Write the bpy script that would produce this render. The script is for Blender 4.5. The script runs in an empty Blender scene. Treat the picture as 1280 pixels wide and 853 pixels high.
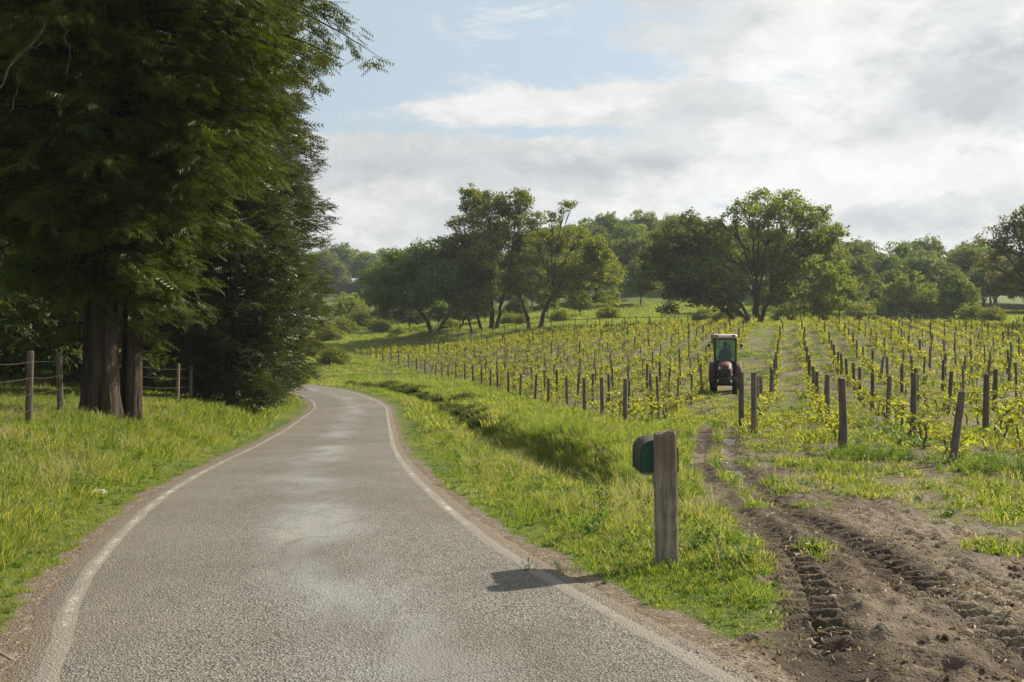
import bpy, math, random
import numpy as np
from mathutils import Vector, Matrix
R = math.radians
rng = np.random.default_rng(7)
random.seed(7)
scn = bpy.context.scene
COL = scn.collection

# ------------------------------------------------------------------ camera
H0 = 1.7
F = 1244.0            # focal length in pixels of the 1280 wide photograph
HZ = 400.0            # row of the horizon
cam = bpy.data.cameras.new('camera'); camo = bpy.data.objects.new('camera', cam); COL.objects.link(camo)
cam.lens = 35.0; cam.sensor_width = 36.0; cam.shift_y = -26.5/1280
cam.clip_start = 0.1; cam.clip_end = 6000
camo.location = (0, 0, H0); camo.rotation_euler = (R(90), 0, 0)
scn.camera = camo
scn.view_settings.view_transform = 'Standard'; scn.view_settings.look = 'None'
scn.view_settings.exposure = 0.92; scn.view_settings.gamma = 1.0
scn.view_settings.use_curve_mapping = False
scn.cycles.max_bounces = 6; scn.cycles.transparent_max_bounces = 6
scn.cycles.diffuse_bounces = 3; scn.cycles.glossy_bounces = 2; scn.cycles.transmission_bounces = 4
scn.cycles.volume_bounces = 1
scn.cycles.use_denoising = True

# ------------------------------------------------------------------ sun and sky
SUN_AZ, SUN_EL = 58.0, 33.0        # degrees right of the view direction, above the horizon
sl = bpy.data.lights.new('sun', 'SUN'); so = bpy.data.objects.new('sun', sl); COL.objects.link(so)
sl.energy = 5.0; sl.angle = R(0.6); sl.color = (1.0, 0.90, 0.74)
sdir = Vector((math.sin(R(SUN_AZ))*math.cos(R(SUN_EL)), math.cos(R(SUN_AZ))*math.cos(R(SUN_EL)), math.sin(R(SUN_EL))))
so.rotation_euler = sdir.to_track_quat('Z', 'Y').to_euler(); so.location = (30, 30, 40)

class NT:
    """tiny helper to write node trees"""
    def __init__(s, nt): s.nt = nt; s.n = nt.nodes; s.l = nt.links
    def new(s, t, **kw):
        o = s.n.new(t)
        for k, v in kw.items(): setattr(o, k, v)
        return o
    def put(s, sock, v):
        if isinstance(v, bpy.types.NodeSocket): s.l.new(v, sock)
        elif isinstance(v, (tuple, list)) and len(v) == 3 and sock.type == 'RGBA': sock.default_value = (*v, 1)
        else: sock.default_value = v
    def math(s, op, a, b=0.0, c=0.0, clamp=False):
        o = s.new('ShaderNodeMath', operation=op, use_clamp=clamp)
        s.put(o.inputs[0], a); s.put(o.inputs[1], b)
        if op in ('MULTIPLY_ADD',): s.put(o.inputs[2], c)
        return o.outputs[0]
    def vmath(s, op, a, b=(0, 0, 0), out=0):
        o = s.new('ShaderNodeVectorMath', operation=op)
        s.put(o.inputs[0], a)
        if op == 'SCALE': s.put(o.inputs['Scale'], b)
        else: s.put(o.inputs[1], b)
        return o.outputs[out]
    def noise(s, vec, scale, detail=4, rough=0.55, dist=0.0, col=False):
        o = s.new('ShaderNodeTexNoise')
        if vec is not None: s.put(o.inputs['Vector'], vec)
        o.inputs['Scale'].default_value = scale; o.inputs['Detail'].default_value = detail
        o.inputs['Roughness'].default_value = rough; o.inputs['Distortion'].default_value = dist
        return o.outputs[1 if col else 0]
    def ramp(s, fac, a, b, lo=0.0, hi=1.0):
        o = s.new('ShaderNodeMapRange'); o.interpolation_type = 'SMOOTHSTEP'
        s.put(o.inputs[0], fac); o.inputs[1].default_value = a; o.inputs[2].default_value = b
        o.inputs[3].default_value = lo; o.inputs[4].default_value = hi
        return o.outputs[0]
    def mix(s, fac, a, b, blend='MIX'):
        o = s.new('ShaderNodeMix', data_type='RGBA', blend_type=blend)
        s.put(o.inputs[0], fac); s.put(o.inputs[6], a); s.put(o.inputs[7], b)
        return o.outputs[2]

w = bpy.data.worlds.new('World'); scn.world = w; w.use_nodes = True
T = NT(w.node_tree); T.n.clear()
sky = T.new('ShaderNodeTexSky', sky_type='NISHITA'); sky.sun_disc = False
sky.sun_elevation = R(SUN_EL); sky.sun_rotation = R(SUN_AZ)
sky.air_density = 1.0; sky.dust_density = 2.2; sky.ozone_density = 1.0
tc = T.new('ShaderNodeTexCoord'); D = tc.outputs['Generated']
def direction(px, py):
    v = Vector(((px-640)/F, 1.0, (HZ-py)/F)); v.normalize(); return v
def blob(px, py, sx, sz):
    """soft patch of sky around one direction, wide sx and high sz (radians)"""
    c = direction(px, py)
    d = T.vmath('SUBTRACT', D, tuple(c))
    d = T.vmath('MULTIPLY', d, (1/sx, 1/sx, 1/sz))
    l = T.vmath('LENGTH', d, out=1)
    return T.math('POWER', 2.718, T.math('MULTIPLY', T.math('MULTIPLY', l, l), -1.0))
Ds = T.vmath('MULTIPLY', D, (1, 1, 3.4))
n1 = T.noise(Ds, 2.6, 8, 0.56, 0.35)
n2 = T.noise(T.vmath('ADD', T.vmath('MULTIPLY', D, (1, 1, 2.3)), (3.1, 1.7, 0.4)), 8.5, 10, 0.66, 0.7)
n3 = T.noise(T.vmath('ADD', T.vmath('MULTIPLY', D, (1, 1, 2.0)), (7.7, 2.2, 5.4)), 5.0, 9, 0.62, 0.3)
n4 = T.noise(T.vmath('ADD', T.vmath('MULTIPLY', D, (1, 1, 1.7)), (2.7, 5.2, 1.4)), 9.0, 9, 0.62, 0.6)
sep = T.new('ShaderNodeSeparateXYZ'); T.l.new(D, sep.inputs[0]); el = sep.outputs[2]
cov = T.math('ADD', T.math('MULTIPLY', n1, 0.52), T.math('MULTIPLY', n2, 0.48))
# thicker towards the horizon and towards the sun, thinner up on the shaded side
cov = T.math('ADD', cov, T.ramp(el, 0.02, 0.20, 0.17, 0.0))
sund = T.vmath('DOT_PRODUCT', D, tuple(sdir), out=1)
cov = T.math('ADD', cov, T.ramp(sund, 0.55, 0.95, 0.0, 0.10))
for (px, py, sx, sz, a) in ((680, 133, .16, .014, .16), (820, 138, .10, .012, .10), (560, 205, .22, .028, .16), (800, 215, .2, .02, .10),
                            (1110, 150, .07, .03, .12), (930, 85, .05, .022, .10), (1230, 60, .14, .06, .10), (1240, 180, .12, .03, .06),
                            (470, 100, .13, .035, -.10), (640, 70, .16, .02, -.03), (620, 165, .16, .008, -.09), (900, 45, .1, .02, .06)):
    cov = T.math('ADD', cov, T.math('MULTIPLY', blob(px, py, sx, sz), a))
mask = T.ramp(cov, 0.465, 0.57)
# cloud colour: bright lit edges and thin parts, blue-grey cores
core = T.math('ADD', T.ramp(cov, 0.58, 0.80, 0.0, 0.28), T.math('MULTIPLY', T.ramp(n3, 0.46, 0.585), 0.60))
for (px, py, sx, sz, a) in ((1175, 122, .045, .020, .8), (1240, 45, .12, .035, .5), (1100, 30, .06, .018, .25), (740, 205, .18, .010, .25), (1150, 275, .16, .016, .3), (1095, 165, .035, .012, .55),
                            (1000, 70, .08, .03, -.25), (1110, 225, .14, .015, -.4), (700, 130, .14, .010, -.4), (1000, 180, .12, .03, -.3)):
    core = T.math('ADD', core, T.math('MULTIPLY', T.math('MULTIPLY', blob(px, py, sx, sz), a), T.ramp(n4, .36, .60, .15, 1.35)))
core = T.math('MULTIPLY', core, 1.0, clamp=True)
CL_BRIGHT, CL_GREY = (8.1, 8.1, 7.95), (5.2, 5.5, 5.8)
ccol = T.mix(core, CL_BRIGHT, CL_GREY)
ccol = T.mix(1.0, ccol, T.ramp(T.noise(T.vmath('MULTIPLY', D, (1, 1, 1.9)), 13.0, 9, .68, .6), .32, .68, .92, 1.06), 'MULTIPLY')
bluesky = T.mix(0.80, sky.outputs[0], (5.6, 6.7, 7.6))          # high thin veil over the blue
final = T.mix(mask, bluesky, ccol)
# sky towards the sun is brighter
final = T.mix(1.0, final, T.ramp(sund, 0.3, 1.0, 0.94, 1.12), 'MULTIPLY')
bg = T.new('ShaderNodeBackground'); T.l.new(final, bg.inputs[0]); bg.inputs[1].default_value = 0.057
wo = T.new('ShaderNodeOutputWorld'); T.l.new(bg.outputs[0], wo.inputs[0])

# ------------------------------------------------------------------ object helpers
def tag(o, label=None, cat=None, group=None, kind=None):
    if label: o['label'] = label
    if cat: o['category'] = cat
    if group: o['group'] = group
    if kind: o['kind'] = kind
    return o
def empty(name, loc=(0, 0, 0), rot=(0, 0, 0)):
    o = bpy.data.objects.new(name, None); COL.objects.link(o); o.location = loc; o.rotation_euler = rot; o.empty_display_size = .2
    return o
def link(name, me, mat=None, parent=None, loc=(0, 0, 0), rot=(0, 0, 0), smooth=False):
    o = bpy.data.objects.new(name, me); COL.objects.link(o)
    if mat is not None and len(me.materials) == 0: me.materials.append(mat)
    if parent: o.parent = parent
    o.location = loc; o.rotation_euler = rot
    return o
def npmesh(name, V, faces, smooth=False, attrs=None):
    """faces: list of (N x k) integer arrays"""
    V = np.asarray(V, np.float32)
    me = bpy.data.meshes.new(name)
    if not isinstance(faces, list): faces = [faces]
    faces = [np.asarray(f, np.int32) for f in faces if len(f)]
    loops = np.concatenate([f.ravel() for f in faces])
    tot = np.concatenate([np.full(len(f), f.shape[1], np.int32) for f in faces])
    start = np.concatenate([[0], np.cumsum(tot)[:-1]]).astype(np.int32)
    me.vertices.add(len(V)); me.vertices.foreach_set('co', V.ravel())
    me.loops.add(len(loops)); me.loops.foreach_set('vertex_index', loops)
    me.polygons.add(len(tot)); me.polygons.foreach_set('loop_start', start); me.polygons.foreach_set('loop_total', tot)
    if attrs:
        for k, a in attrs.items():
            a = np.asarray(a, np.float32)
            if a.ndim == 2:
                at = me.attributes.new(k, 'FLOAT_COLOR', 'POINT')
                c = np.ones((len(V), 4), np.float32); c[:, :a.shape[1]] = a; at.data.foreach_set('color', c.ravel())
            else:
                at = me.attributes.new(k, 'FLOAT', 'POINT'); at.data.foreach_set('value', a)
    me.polygons.foreach_set('use_smooth', np.full(len(tot), smooth, bool))
    me.update(); me.validate()
    return me

class MB:
    """collects simple solids into one mesh"""
    def __init__(s): s.v = []; s.q = []; s.t = []; s.n = 0
    def add(s, V, q=None, t=None):
        V = np.asarray(V, float)
        if q is not None and len(q): s.q.append(np.asarray(q)+s.n)
        if t is not None and len(t): s.t.append(np.asarray(t)+s.n)
        s.v.append(V); s.n += len(V)
    def box(s, c, d, rot=None, taper=1.0, bev=0.0):
        x, y, z = [k/2 for k in d]
        if bev > 0:
            b = min(bev, x*.9, y*.9, z*.9); V = []
            for zz, k in ((-z, b), (-z+b, 0), (z-b, 0), (z, b)):
                for (sx, sy) in ((-1, -1), (1, -1), (1, 1), (-1, 1)):
                    a = [(sx*(x-k), sy*(y-b-k*0)), (sx*(x-b-k*0), sy*(y-k))]
                    if sx*sy < 0: a = a[::-1]
                    for (px, py) in a: V.append((px, py, zz))
            V = np.array(V); Q = []
            for r in range(3):
                for i in range(8):
                    j = (i+1) % 8; Q.append((r*8+i, r*8+j, (r+1)*8+j, (r+1)*8+i))
            Q += [(7, 6, 5, 4), (7, 4, 3, 0), (3, 2, 1, 0)]
            Q += [(28, 29, 30, 31), (24, 27, 28, 31), (24, 25, 26, 27)]
        else:
            V = np.array([(-x, -y, -z), (x, -y, -z), (x, y, -z), (-x, y, -z), (-x, -y, z), (x, -y, z), (x, y, z), (-x, y, z)])
            Q = [(3, 2, 1, 0), (4, 5, 6, 7), (0, 1, 5, 4), (1, 2, 6, 5), (2, 3, 7, 6), (3, 0, 4, 7)]
        if taper != 1.0:
            k = np.where(V[:, 2] > 0, taper, 1.0); V[:, 0] *= k; V[:, 1] *= k
        if rot is not None: V = V @ np.array(rot.to_3x3()).T
        s.add(V+np.array(c), Q)
    def tube(s, P, r, n=8, cap=True):
        P = np.asarray(P, float); m = len(P); r = np.broadcast_to(np.asarray(r, float), (m,))
        t = np.gradient(P, axis=0); t /= np.linalg.norm(t, axis=1)[:, None]+1e-9
        ref = np.array((0, 0, 1.)) if abs(t[0, 2]) < .9 else np.array((1., 0, 0))
        u = np.cross(t, ref); u /= np.linalg.norm(u, axis=1)[:, None]+1e-9; wv = np.cross(t, u)
        a = np.arange(n)*2*math.pi/n
        V = (P[:, None]+r[:, None, None]*(np.cos(a)[None, :, None]*u[:, None]+np.sin(a)[None, :, None]*wv[:, None])).reshape(-1, 3)
        i = np.arange(m-1)[:, None]*n; j = np.arange(n)[None]; k = (j+1) % n
        Q = np.stack([i+j, i+k, i+n+k, i+n+j], -1).reshape(-1, 4)
        t_ = []
        if cap:
            V = np.vstack([V, P[:1], P[-1:]]); c0, c1 = m*n, m*n+1
            for q in range(n):
                t_.append((c0, (q+1) % n, q)); t_.append((c1, (m-1)*n+q, (m-1)*n+(q+1) % n))
        s.add(V, Q, t_)
    def lathe(s, prof, c, axis='X', n=24, closed=True):
        """prof: list of (radius, offset along the axis)"""
        a = np.arange(n)*2*math.pi/n; V = []
        for (r, o) in prof:
            for q in a:
                if axis == 'X': V.append((o, r*math.cos(q), r*math.sin(q)))
                elif axis == 'Y': V.append((r*math.cos(q), o, r*math.sin(q)))
                else: V.append((r*math.cos(q), r*math.sin(q), o))
        Q = []
        for i in range(len(prof)-1):
            for j in range(n): Q.append((i*n+j, i*n+(j+1) % n, (i+1)*n+(j+1) % n, (i+1)*n+j))
        s.add(np.array(V)+np.array(c), Q)
    def mesh(s, name, smooth=False):
        V = np.vstack(s.v); f = []
        if s.q: f.append(np.vstack(s.q))
        if s.t: f.append(np.vstack(s.t))
        return npmesh(name, V, f, smooth)
    def build(s, name, mat, parent=None, loc=(0, 0, 0), rot=(0, 0, 0), smooth=False):
        return link(name, s.mesh(name, smooth), mat, parent, loc, rot)
def dup(root, loc=None, rot=None, scale=None, label=None, group=None):
    r = root.copy(); COL.objects.link(r)
    if loc is not None: r.location = loc
    if rot is not None: r.rotation_euler = rot
    if scale is not None: r.scale = scale
    if label: r['label'] = label
    if group: r['group'] = group
    for ch in list(root.children):
        c = ch.copy(); COL.objects.link(c); c.parent = r
        for g in list(ch.children):
            d = g.copy(); COL.objects.link(d); d.parent = c
    return r

# ------------------------------------------------------------------ numpy noise
_perm = rng.random((256, 256)).astype(np.float64)
def vnoise(x, y):
    xi = np.floor(x).astype(int); yi = np.floor(y).astype(int); fx = x-xi; fy = y-yi
    fx = fx*fx*(3-2*fx); fy = fy*fy*(3-2*fy)
    g = lambda a, b: _perm[a & 255, b & 255]
    return (g(xi, yi)*(1-fx)+g(xi+1, yi)*fx)*(1-fy)+(g(xi, yi+1)*(1-fx)+g(xi+1, yi+1)*fx)*fy
def fbm(x, y, s=1.0, o=4, seed=0):
    a = 0; amp = .5; f = 1.0/s; tot = 0
    for k in range(o):
        a = a+amp*vnoise(x*f+17.3*k+seed*7.1, y*f-9.7*k+seed*3.3); tot += amp; amp *= .5; f *= 2.03
    return a/tot
def sstep(a, b, x): t = np.clip((x-a)/(b-a), 0, 1); return t*t*(3-2*t)
def hermite(xs, ys, x):
    xs = np.asarray(xs, float); ys = np.asarray(ys, float); m = np.gradient(ys, xs)
    x = np.clip(x, xs[0], xs[-1]); i = np.clip(np.searchsorted(xs, x)-1, 0, len(xs)-2)
    h = xs[i+1]-xs[i]; t = (x-xs[i])/h
    return (2*t**3-3*t**2+1)*ys[i]+(t**3-2*t**2+t)*h*m[i]+(-2*t**3+3*t**2)*ys[i+1]+(t**3-t**2)*h*m[i+1]

# ------------------------------------------------------------------ the lie of the land
# road centre line (x, y, z)
RC = np.array([(9.5, -22, .35), (6.2, -14, .28), (3.9, -8, .18), (2.0, -2, .05), (.75, 1.6, -.04), (-.66, 5.1, -.157), (-1.0, 6.04, -.18), (-1.53, 7.5, -.23), (-2.0, 9.3, -.31),
               (-2.6, 12, -.45), (-3.42, 16.6, -.78), (-4.3, 22.5, -1.22), (-5.37, 30.5, -1.71), (-6.35, 37.8, -2.04), (-7.75, 47.5, -2.42),
               (-9.5, 54.5, -2.58), (-11.9, 60.5, -2.62), (-15.5, 66, -2.62), (-22, 71, -2.6), (-32, 74.5, -2.5), (-50, 77, -2.3), (-90, 80, -1.8)])
_s = np.concatenate([[0], np.cumsum(np.linalg.norm(np.diff(RC[:, :2], axis=0), axis=1))])
_ss = np.arange(0, _s[-1], .25)
CL = np.stack([hermite(_s, RC[:, k], _ss) for k in range(3)], 1)
for _ in range(14): CL[1:-1] = .25*CL[:-2]+.5*CL[1:-1]+.25*CL[2:]
_tan = np.gradient(CL[:, :2], axis=0); _tan /= np.linalg.norm(_tan, axis=1)[:, None]
CN = np.stack([_tan[:, 1], -_tan[:, 0]], 1)      # to the right of the road
HALF = 1.58                                      # centre line to painted line
def road_sd(x, y):
    """signed distance from the centre line (right positive) and road height there"""
    x = np.asarray(x, float); y = np.asarray(y, float); sh = x.shape; x = x.ravel(); y = y.ravel()
    sd = np.empty(len(x)); zr = np.empty(len(x)); s = CL[::2]; nn = CN[::2]
    for a in range(0, len(x), 20000):
        dx = x[a:a+20000, None]-s[None, :, 0]; dy = y[a:a+20000, None]-s[None, :, 1]
        i = np.argmin(dx*dx+dy*dy, 1); k = np.arange(len(i))
        off = dx[k, i]*nn[i, 0]+dy[k, i]*nn[i, 1]; dist = np.sqrt(dx[k, i]**2+dy[k, i]**2)
        sd[a:a+20000] = np.where(off >= 0, dist, -dist); zr[a:a+20000] = s[i, 2]
    return sd.reshape(sh), zr.reshape(sh)
CP = np.array([
    # right hand field
    (4.7, 19.8, -.60), (5.3, 16, -.49), (6.6, 14.9, -.45), (11, 13, -.38), (3.5, 8, -.20), (6, 6, -.12), (10, 3, 0), (3, 4.8, -.12), (14, -10, .4), (8.9, 42, -1.3), (2.6, 22.5, -.72),
    (1.4, 14, -.42), (.2, 24, -1.0), (2.35, 35.7, -1.57), (-3.2, 40, -1.95), (-2, 63, -2.45), (-6.2, 80, -2.9), (-14, 97, -2.05), (-8.8, 117, -1.1), (5, 110, .3), (20, 105, 1.0), (34, 103, 1.35), (50, 100, 1.0),
    (14, 70, -.25), (25, 50, -.9), (40, 75, .1), (0, 85, -1.2), (18, 30, -.85), (30, 20, -.3), (60, 60, .3), (-5, 55, -2.5), (-9, 68, -2.7),
    # left hand bank and wood
    (-8.5, 20.7, -.38), (-8.4, 17.4, -.16), (-9, 19.5, -.2), (-13, 36, -1.1), (-10.5, 28, -.75), (-20, 20, 0), (-30, 40, -.9), (-15, 48, -1.7), (-5.2, 5, .18), (-8, 8, .22), (-7, 12, .0), (-12, 0, .6),
    (-6.9, 22, -.6), (-9.6, 36, -1.35), (-20, 62, -2.0),
    # far ground
    (-30, 85, -2.6), (-45, 100, -2.0), (-25, 130, -1.4), (-15, 130, -.9), (-9.6, 120, .06), (-2.5, 122, .5), (3, 120, .75), (28.5, 115, 1.0), (15, 125, 1.2), (50, 120, 1.3), (80, 110, 1.4),
    (15, 160, 3.2), (32, 160, 3.0), (36, 250, 17), (20, 235, 14), (60, 250, 14), (95, 240, 8), (-5, 230, 8), (80, 180, 3.8), (120, 180, 4), (-40, 180, 0.6), (-42, 250, 4.2), (-57, 330, 10.5), (-20, 300, 11),
    (-80, 250, 3), (-100, 350, 12), (0, 380, 15), (100, 380, 12), (200, 250, 6), (-200, 150, 0), (-200, 400, 10), (200, 450, 14), (0, -80, 1), (80, -80, 1), (-80, -80, 1.5), (150, 50, 1.5), (-120, 30, 0)], float)
_P = CP[:, :2]; _d2 = ((_P[:, None]-_P[None])**2).sum(-1)
def _K(d2): return np.where(d2 > 0, d2*np.log(np.maximum(d2, 1e-9)), 0)
_A = np.block([[_K(_d2)+np.eye(len(_P))*6.0, np.c_[np.ones(len(_P)), _P]], [np.c_[np.ones(len(_P)), _P].T, np.zeros((3, 3))]])
_W = np.linalg.solve(_A, np.r_[CP[:, 2], 0, 0, 0])
def tps(x, y):
    sh = np.shape(x); x = np.ravel(x); y = np.ravel(y); o = np.empty(len(x))
    for a in range(0, len(x), 20000):
        d2 = (x[a:a+20000, None]-_P[None, :, 0])**2+(y[a:a+20000, None]-_P[None, :, 1])**2
        o[a:a+20000] = _K(d2) @ _W[:-3]+_W[-3]+_W[-2]*x[a:a+20000]+_W[-1]*y[a:a+20000]
    return o.reshape(sh)
LR = np.array([(1.60, 5.0), (1.81, 5.96), (2.07, 6.95), (2.25, 8.1), (2.35, 9.6), (2.43, 11.6), (2.8, 14.9), (3.6, 18.7), (4.7, 24), (6.4, 30), (8.3, 37), (9.8, 42.5)])
RRt = np.array([(2.8, 4.6), (2.8, 5.5), (2.83, 6.3), (2.9, 7.4), (2.95, 8.75), (2.85, 10.4), (3.0, 12.4), (3.28, 14.9), (3.95, 18.1), (5.1, 22.6), (5.8, 25), (7.4, 30.5), (9.35, 37), (10.9, 42.5)])
_yy = np.arange(4.5, 42, .1)
LRx = np.interp(_yy, LR[:, 1], LR[:, 0]); RRx = np.interp(_yy, RRt[:, 1], RRt[:, 0])
for _ in range(60):
    LRx[1:-1] = (LRx[:-2]+2*LRx[1:-1]+LRx[2:])/4; RRx[1:-1] = (RRx[:-2]+2*RRx[1:-1]+RRx[2:])/4
def rut(x, y):
    """distance from the left and the right wheel rut (signed)"""
    a = x-np.interp(y, _yy, LRx); b = x-np.interp(y, _yy, RRx); inr = ((y > 4.6) & (y < 41)).astype(float)
    return a, b, inr
TH = R(15.7); CT, ST = math.cos(TH), math.sin(TH)
def uv(x, y): return x*CT-y*ST, x*ST+y*CT
def xy(u, v): return u*CT+v*ST, -u*ST+v*CT
def vstart(u): return np.interp(u, [-45, -40, -27.6, -19, -7.4, -5.1, -3.6, -.8, .77, 2.31, 8, 25], [95, 90, 75.4, 60.1, 35.0, 27.5, 22.4, 20.3, 16.9, 16.1, 15.5, 15])
def rowdist(u):
    l = np.abs(((-3.6-u)/1.55+.5) % 1-.5)*1.55; r = np.abs(((u+.8)/1.55+.5) % 1-.5)*1.55
    l = np.where(u > -3.6, np.abs(u+3.6), l); r = np.where(u < -.8, np.abs(u+.8), r)
    return np.minimum(l, r)
def H(x, y, detail=True):
    x = np.asarray(x, float); y = np.asarray(y, float)
    sd, zr = road_sd(x, y)
    t = tps(x, y)
    r = np.hypot(x, y)
    far = 11+6*fbm(x, y, 260, 3, 5)
    t = t+(far-t)*sstep(380, 620, r)
    a = np.abs(sd)
    k = np.where(sd < 0, sstep(1.9, 4.6, a), sstep(2.1, 5.2, a))
    z = zr+(t-zr)*k
    # ditch on the right
    near = sstep(9.5, 14, y)*(1-sstep(66, 76, y))*sstep(.3, 1.6, XL(y)-x)
    dep = .44*near*sstep(3.2, 4.1, sd)*(1-sstep(4.45, 5.05, sd))
    lip = .12*near*np.exp(-((sd-5.6)/.75)**2)
    z = np.where(sd > 0, z-dep+lip, z)
    z = z-.02*sstep(1.7, 2.2, a)*(1-sstep(2.4, 3.2, a))
    z = z+np.where(a > 2.3, (fbm(x, y, 2.2, 3, 1)-.5)*.10*sstep(2.3, 3.5, a), 0)*(r < 160)
    la, ra, inr = rut(x, y)
    z = z-inr*.045*(np.exp(-(la/.2)**2)+np.exp(-(ra/.2)**2))*sstep(4.6, 5.4, y)
    z = z+inr*.014*(np.exp(-((np.abs(la)-.34)/.1)**2)+np.exp(-((np.abs(ra)-.34)/.1)**2))*sstep(4.6, 5.4, y)
    return z
def gz(x, y): return float(H(np.array([x]), np.array([y]))[0])
def XL(y): return np.interp(y, [4, 5.0, 5.9, 6.15, 8.2, 11.6, 17, 20, 24, 42], [.4, .75, 1.0, 1.6, 2.0, 2.15, 2.75, 3.4, 4.35, 9.6])
def XR(y): return np.interp(y, [4, 5.2, 6.5, 8, 9.9, 11, 12.9, 15.7, 19, 24, 42], [14, 10, 6.4, 5.0, 4.5, 4.1, 3.8, 4.0, 4.6, 5.8, 11.1])
def masks(x, y):
    """bare soil, roadside gravel, wetness"""
    sd, _ = road_sd(x, y); a = np.abs(sd); r = np.hypot(x, y)
    n = fbm(x, y, .5, 4, 2)-.5; n2 = fbm(x, y, 2.2, 3, 9)-.5
    grav = 1-sstep(1.90, 2.10, a+n*.34-np.where(sd < 0, np.clip((9-y)*.02, 0, .07)-.04, np.clip((10-y)*.015, 0, .06)-.03))
    inside = np.minimum(x-XL(y), XR(y)-x)
    mud = sstep(-.15, .30, inside+n*2.6+n2*2.2)*(y < 41)*(sd > 1.6)
    mud = mud*(1-sstep(10.5, 12.5, y)*sstep(-.06, .05, fbm(x, y, .45, 4, 77)-.5)*.85)
    la, ra, inr = rut(x, y)
    mud = np.maximum(mud, inr*np.exp(-(np.minimum(np.abs(la), np.abs(ra))/.26)**4)*(.85+.5*n))
    mud = mud*(1-.55*sstep(22, 30, y))
    u, v = uv(x, y)
    inv = sstep(-.6, .4, v-vstart(u))*(u > -44)*(u < 30)*(v < 108)
    head = sstep(-6.0, -2.0, v-vstart(u)+n2*3)*(u > -1.2)*(u < 30)*(v < 30)
    rowd = rowdist(u)
    strip = inv*(1-sstep(.15, .45, rowd+n*.5))*(.55+.4*sstep(-.08, .10, n2))
    patch = np.maximum(inv*.75, head*.8)*sstep(-.03, .10, n+n2*.8-.02)
    # the bare patches along the verge by the gateway
    field = np.clip(inv+(u > -1.2)*(v > vstart(u)-6)*(v < 30)+((x > XR(y)) & (y < 22)), 0, 1)*(sd > 2.3)
    dirt = np.clip(np.maximum.reduce([mud, strip, patch, field*(.58+.6*n+.3*n2)*(1-.4*sstep(40, 90, y))]), 0, 1)
    wet = inr*(np.exp(-(la/.16)**2)*sstep(15, 17, y)*.4+np.exp(-((ra+.02)/.13)**2)*sstep(9.5, 13, y))*(1-sstep(21, 25, y))*sstep(-.06, .14, n)
    wet = np.maximum(wet, .33*inr*np.exp(-(np.minimum(np.abs(la), np.abs(ra))/.30)**4)*sstep(-.25, .1, n2))
    return dirt, np.clip(grav, 0, 1), np.clip(wet, 0, 1), mud, inv, sd

# ------------------------------------------------------------------ materials
def material(name, rough=.8, spec=.3):
    m = bpy.data.materials.new(name); m.use_nodes = True
    t = NT(m.node_tree); b = t.n['Principled BSDF']; b.inputs['Roughness'].default_value = rough
    b.inputs['Specular IOR Level'].default_value = spec
    return m, t, b
def bump(t, b, h, strength=.5, dist=.02):
    o = t.new('ShaderNodeBump'); o.inputs['Strength'].default_value = strength; o.inputs['Distance'].default_value = dist
    t.l.new(h, o.inputs['Height']); t.l.new(o.outputs[0], b.inputs['Normal']); return o
def wpos(t): return t.new('ShaderNodeNewGeometry').outputs['Position']
def objco(t): return t.new('ShaderNodeTexCoord').outputs['Object']

def mat_ground():
    m, t, b = material('ground_soil_and_turf', .95, .15)
    P = wpos(t); a = t.new('ShaderNodeAttribute', attribute_name='mask'); s = t.new('ShaderNodeSeparateColor'); t.l.new(a.outputs[0], s.inputs[0])
    nb = t.noise(P, .35, 5); nf = t.noise(P, 6, 6, .65); ng = t.noise(P, 45, 4, .6)
    turf = t.mix(t.ramp(nb, .35, .65), (.060, .095, .016), (.105, .130, .022))
    turf = t.mix(t.ramp(nf, .45, .7, 0, .7), turf, (.10, .088, .035))
    dirt = t.mix(t.ramp(nf, .3, .7), (.044, .032, .022), (.155, .124, .088))
    dirt = t.mix(t.ramp(ng, .40, .62), dirt, (.085, .064, .044))
    dirt = t.mix(t.ramp(nb, .42, .62, 0, .55), dirt, (.215, .178, .130))
    dirt = t.mix(t.ramp(s.outputs[0], .5, 1.0, .45, 0), dirt, (.12, .115, .035))
    v = t.new('ShaderNodeTexVoronoi'); v.inputs['Scale'].default_value = 55; t.l.new(P, v.inputs['Vector'])
    grav = t.mix(t.ramp(v.outputs['Color'], .2, .8), (.085, .068, .048), (.22, .185, .145))
    grav = t.mix(t.ramp(nf, .4, .6, 0, .75), grav, (.12, .088, .058))
    dirt = t.mix(t.ramp(s.outputs[2], .02, .3, 0, .75), dirt, (.036, .026, .018))
    edge = t.math('ADD', s.outputs[0], t.math('MULTIPLY', t.math('SUBTRACT', ng, .5), .5))
    c = t.mix(t.ramp(edge, .35, .6), turf, dirt)
    c = t.mix(t.ramp(s.outputs[1], .3, .65), c, grav)
    wet = t.ramp(s.outputs[2], .35, .6)
    c = t.mix(wet, c, (.060, .045, .032))
    t.put(b.inputs['Base Color'], c)
    t.put(b.inputs['Roughness'], t.mix(wet, (.95,)*3, (.24,)*3)); t.put(b.inputs['Specular IOR Level'], t.mix(wet, (.15,)*3, (.6,)*3))
    hgt = t.math('ADD', t.math('MULTIPLY', nf, .8), t.math('MULTIPLY', ng, .5))
    hgt = t.math('ADD', hgt, t.math('MULTIPLY', v.outputs['Distance'], .3))
    hgt = t.math('MULTIPLY', hgt, t.math('SUBTRACT', 1.0, t.math('MULTIPLY', wet, .95)))
    bump(t, b, hgt, .8, .035)
    return m
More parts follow.
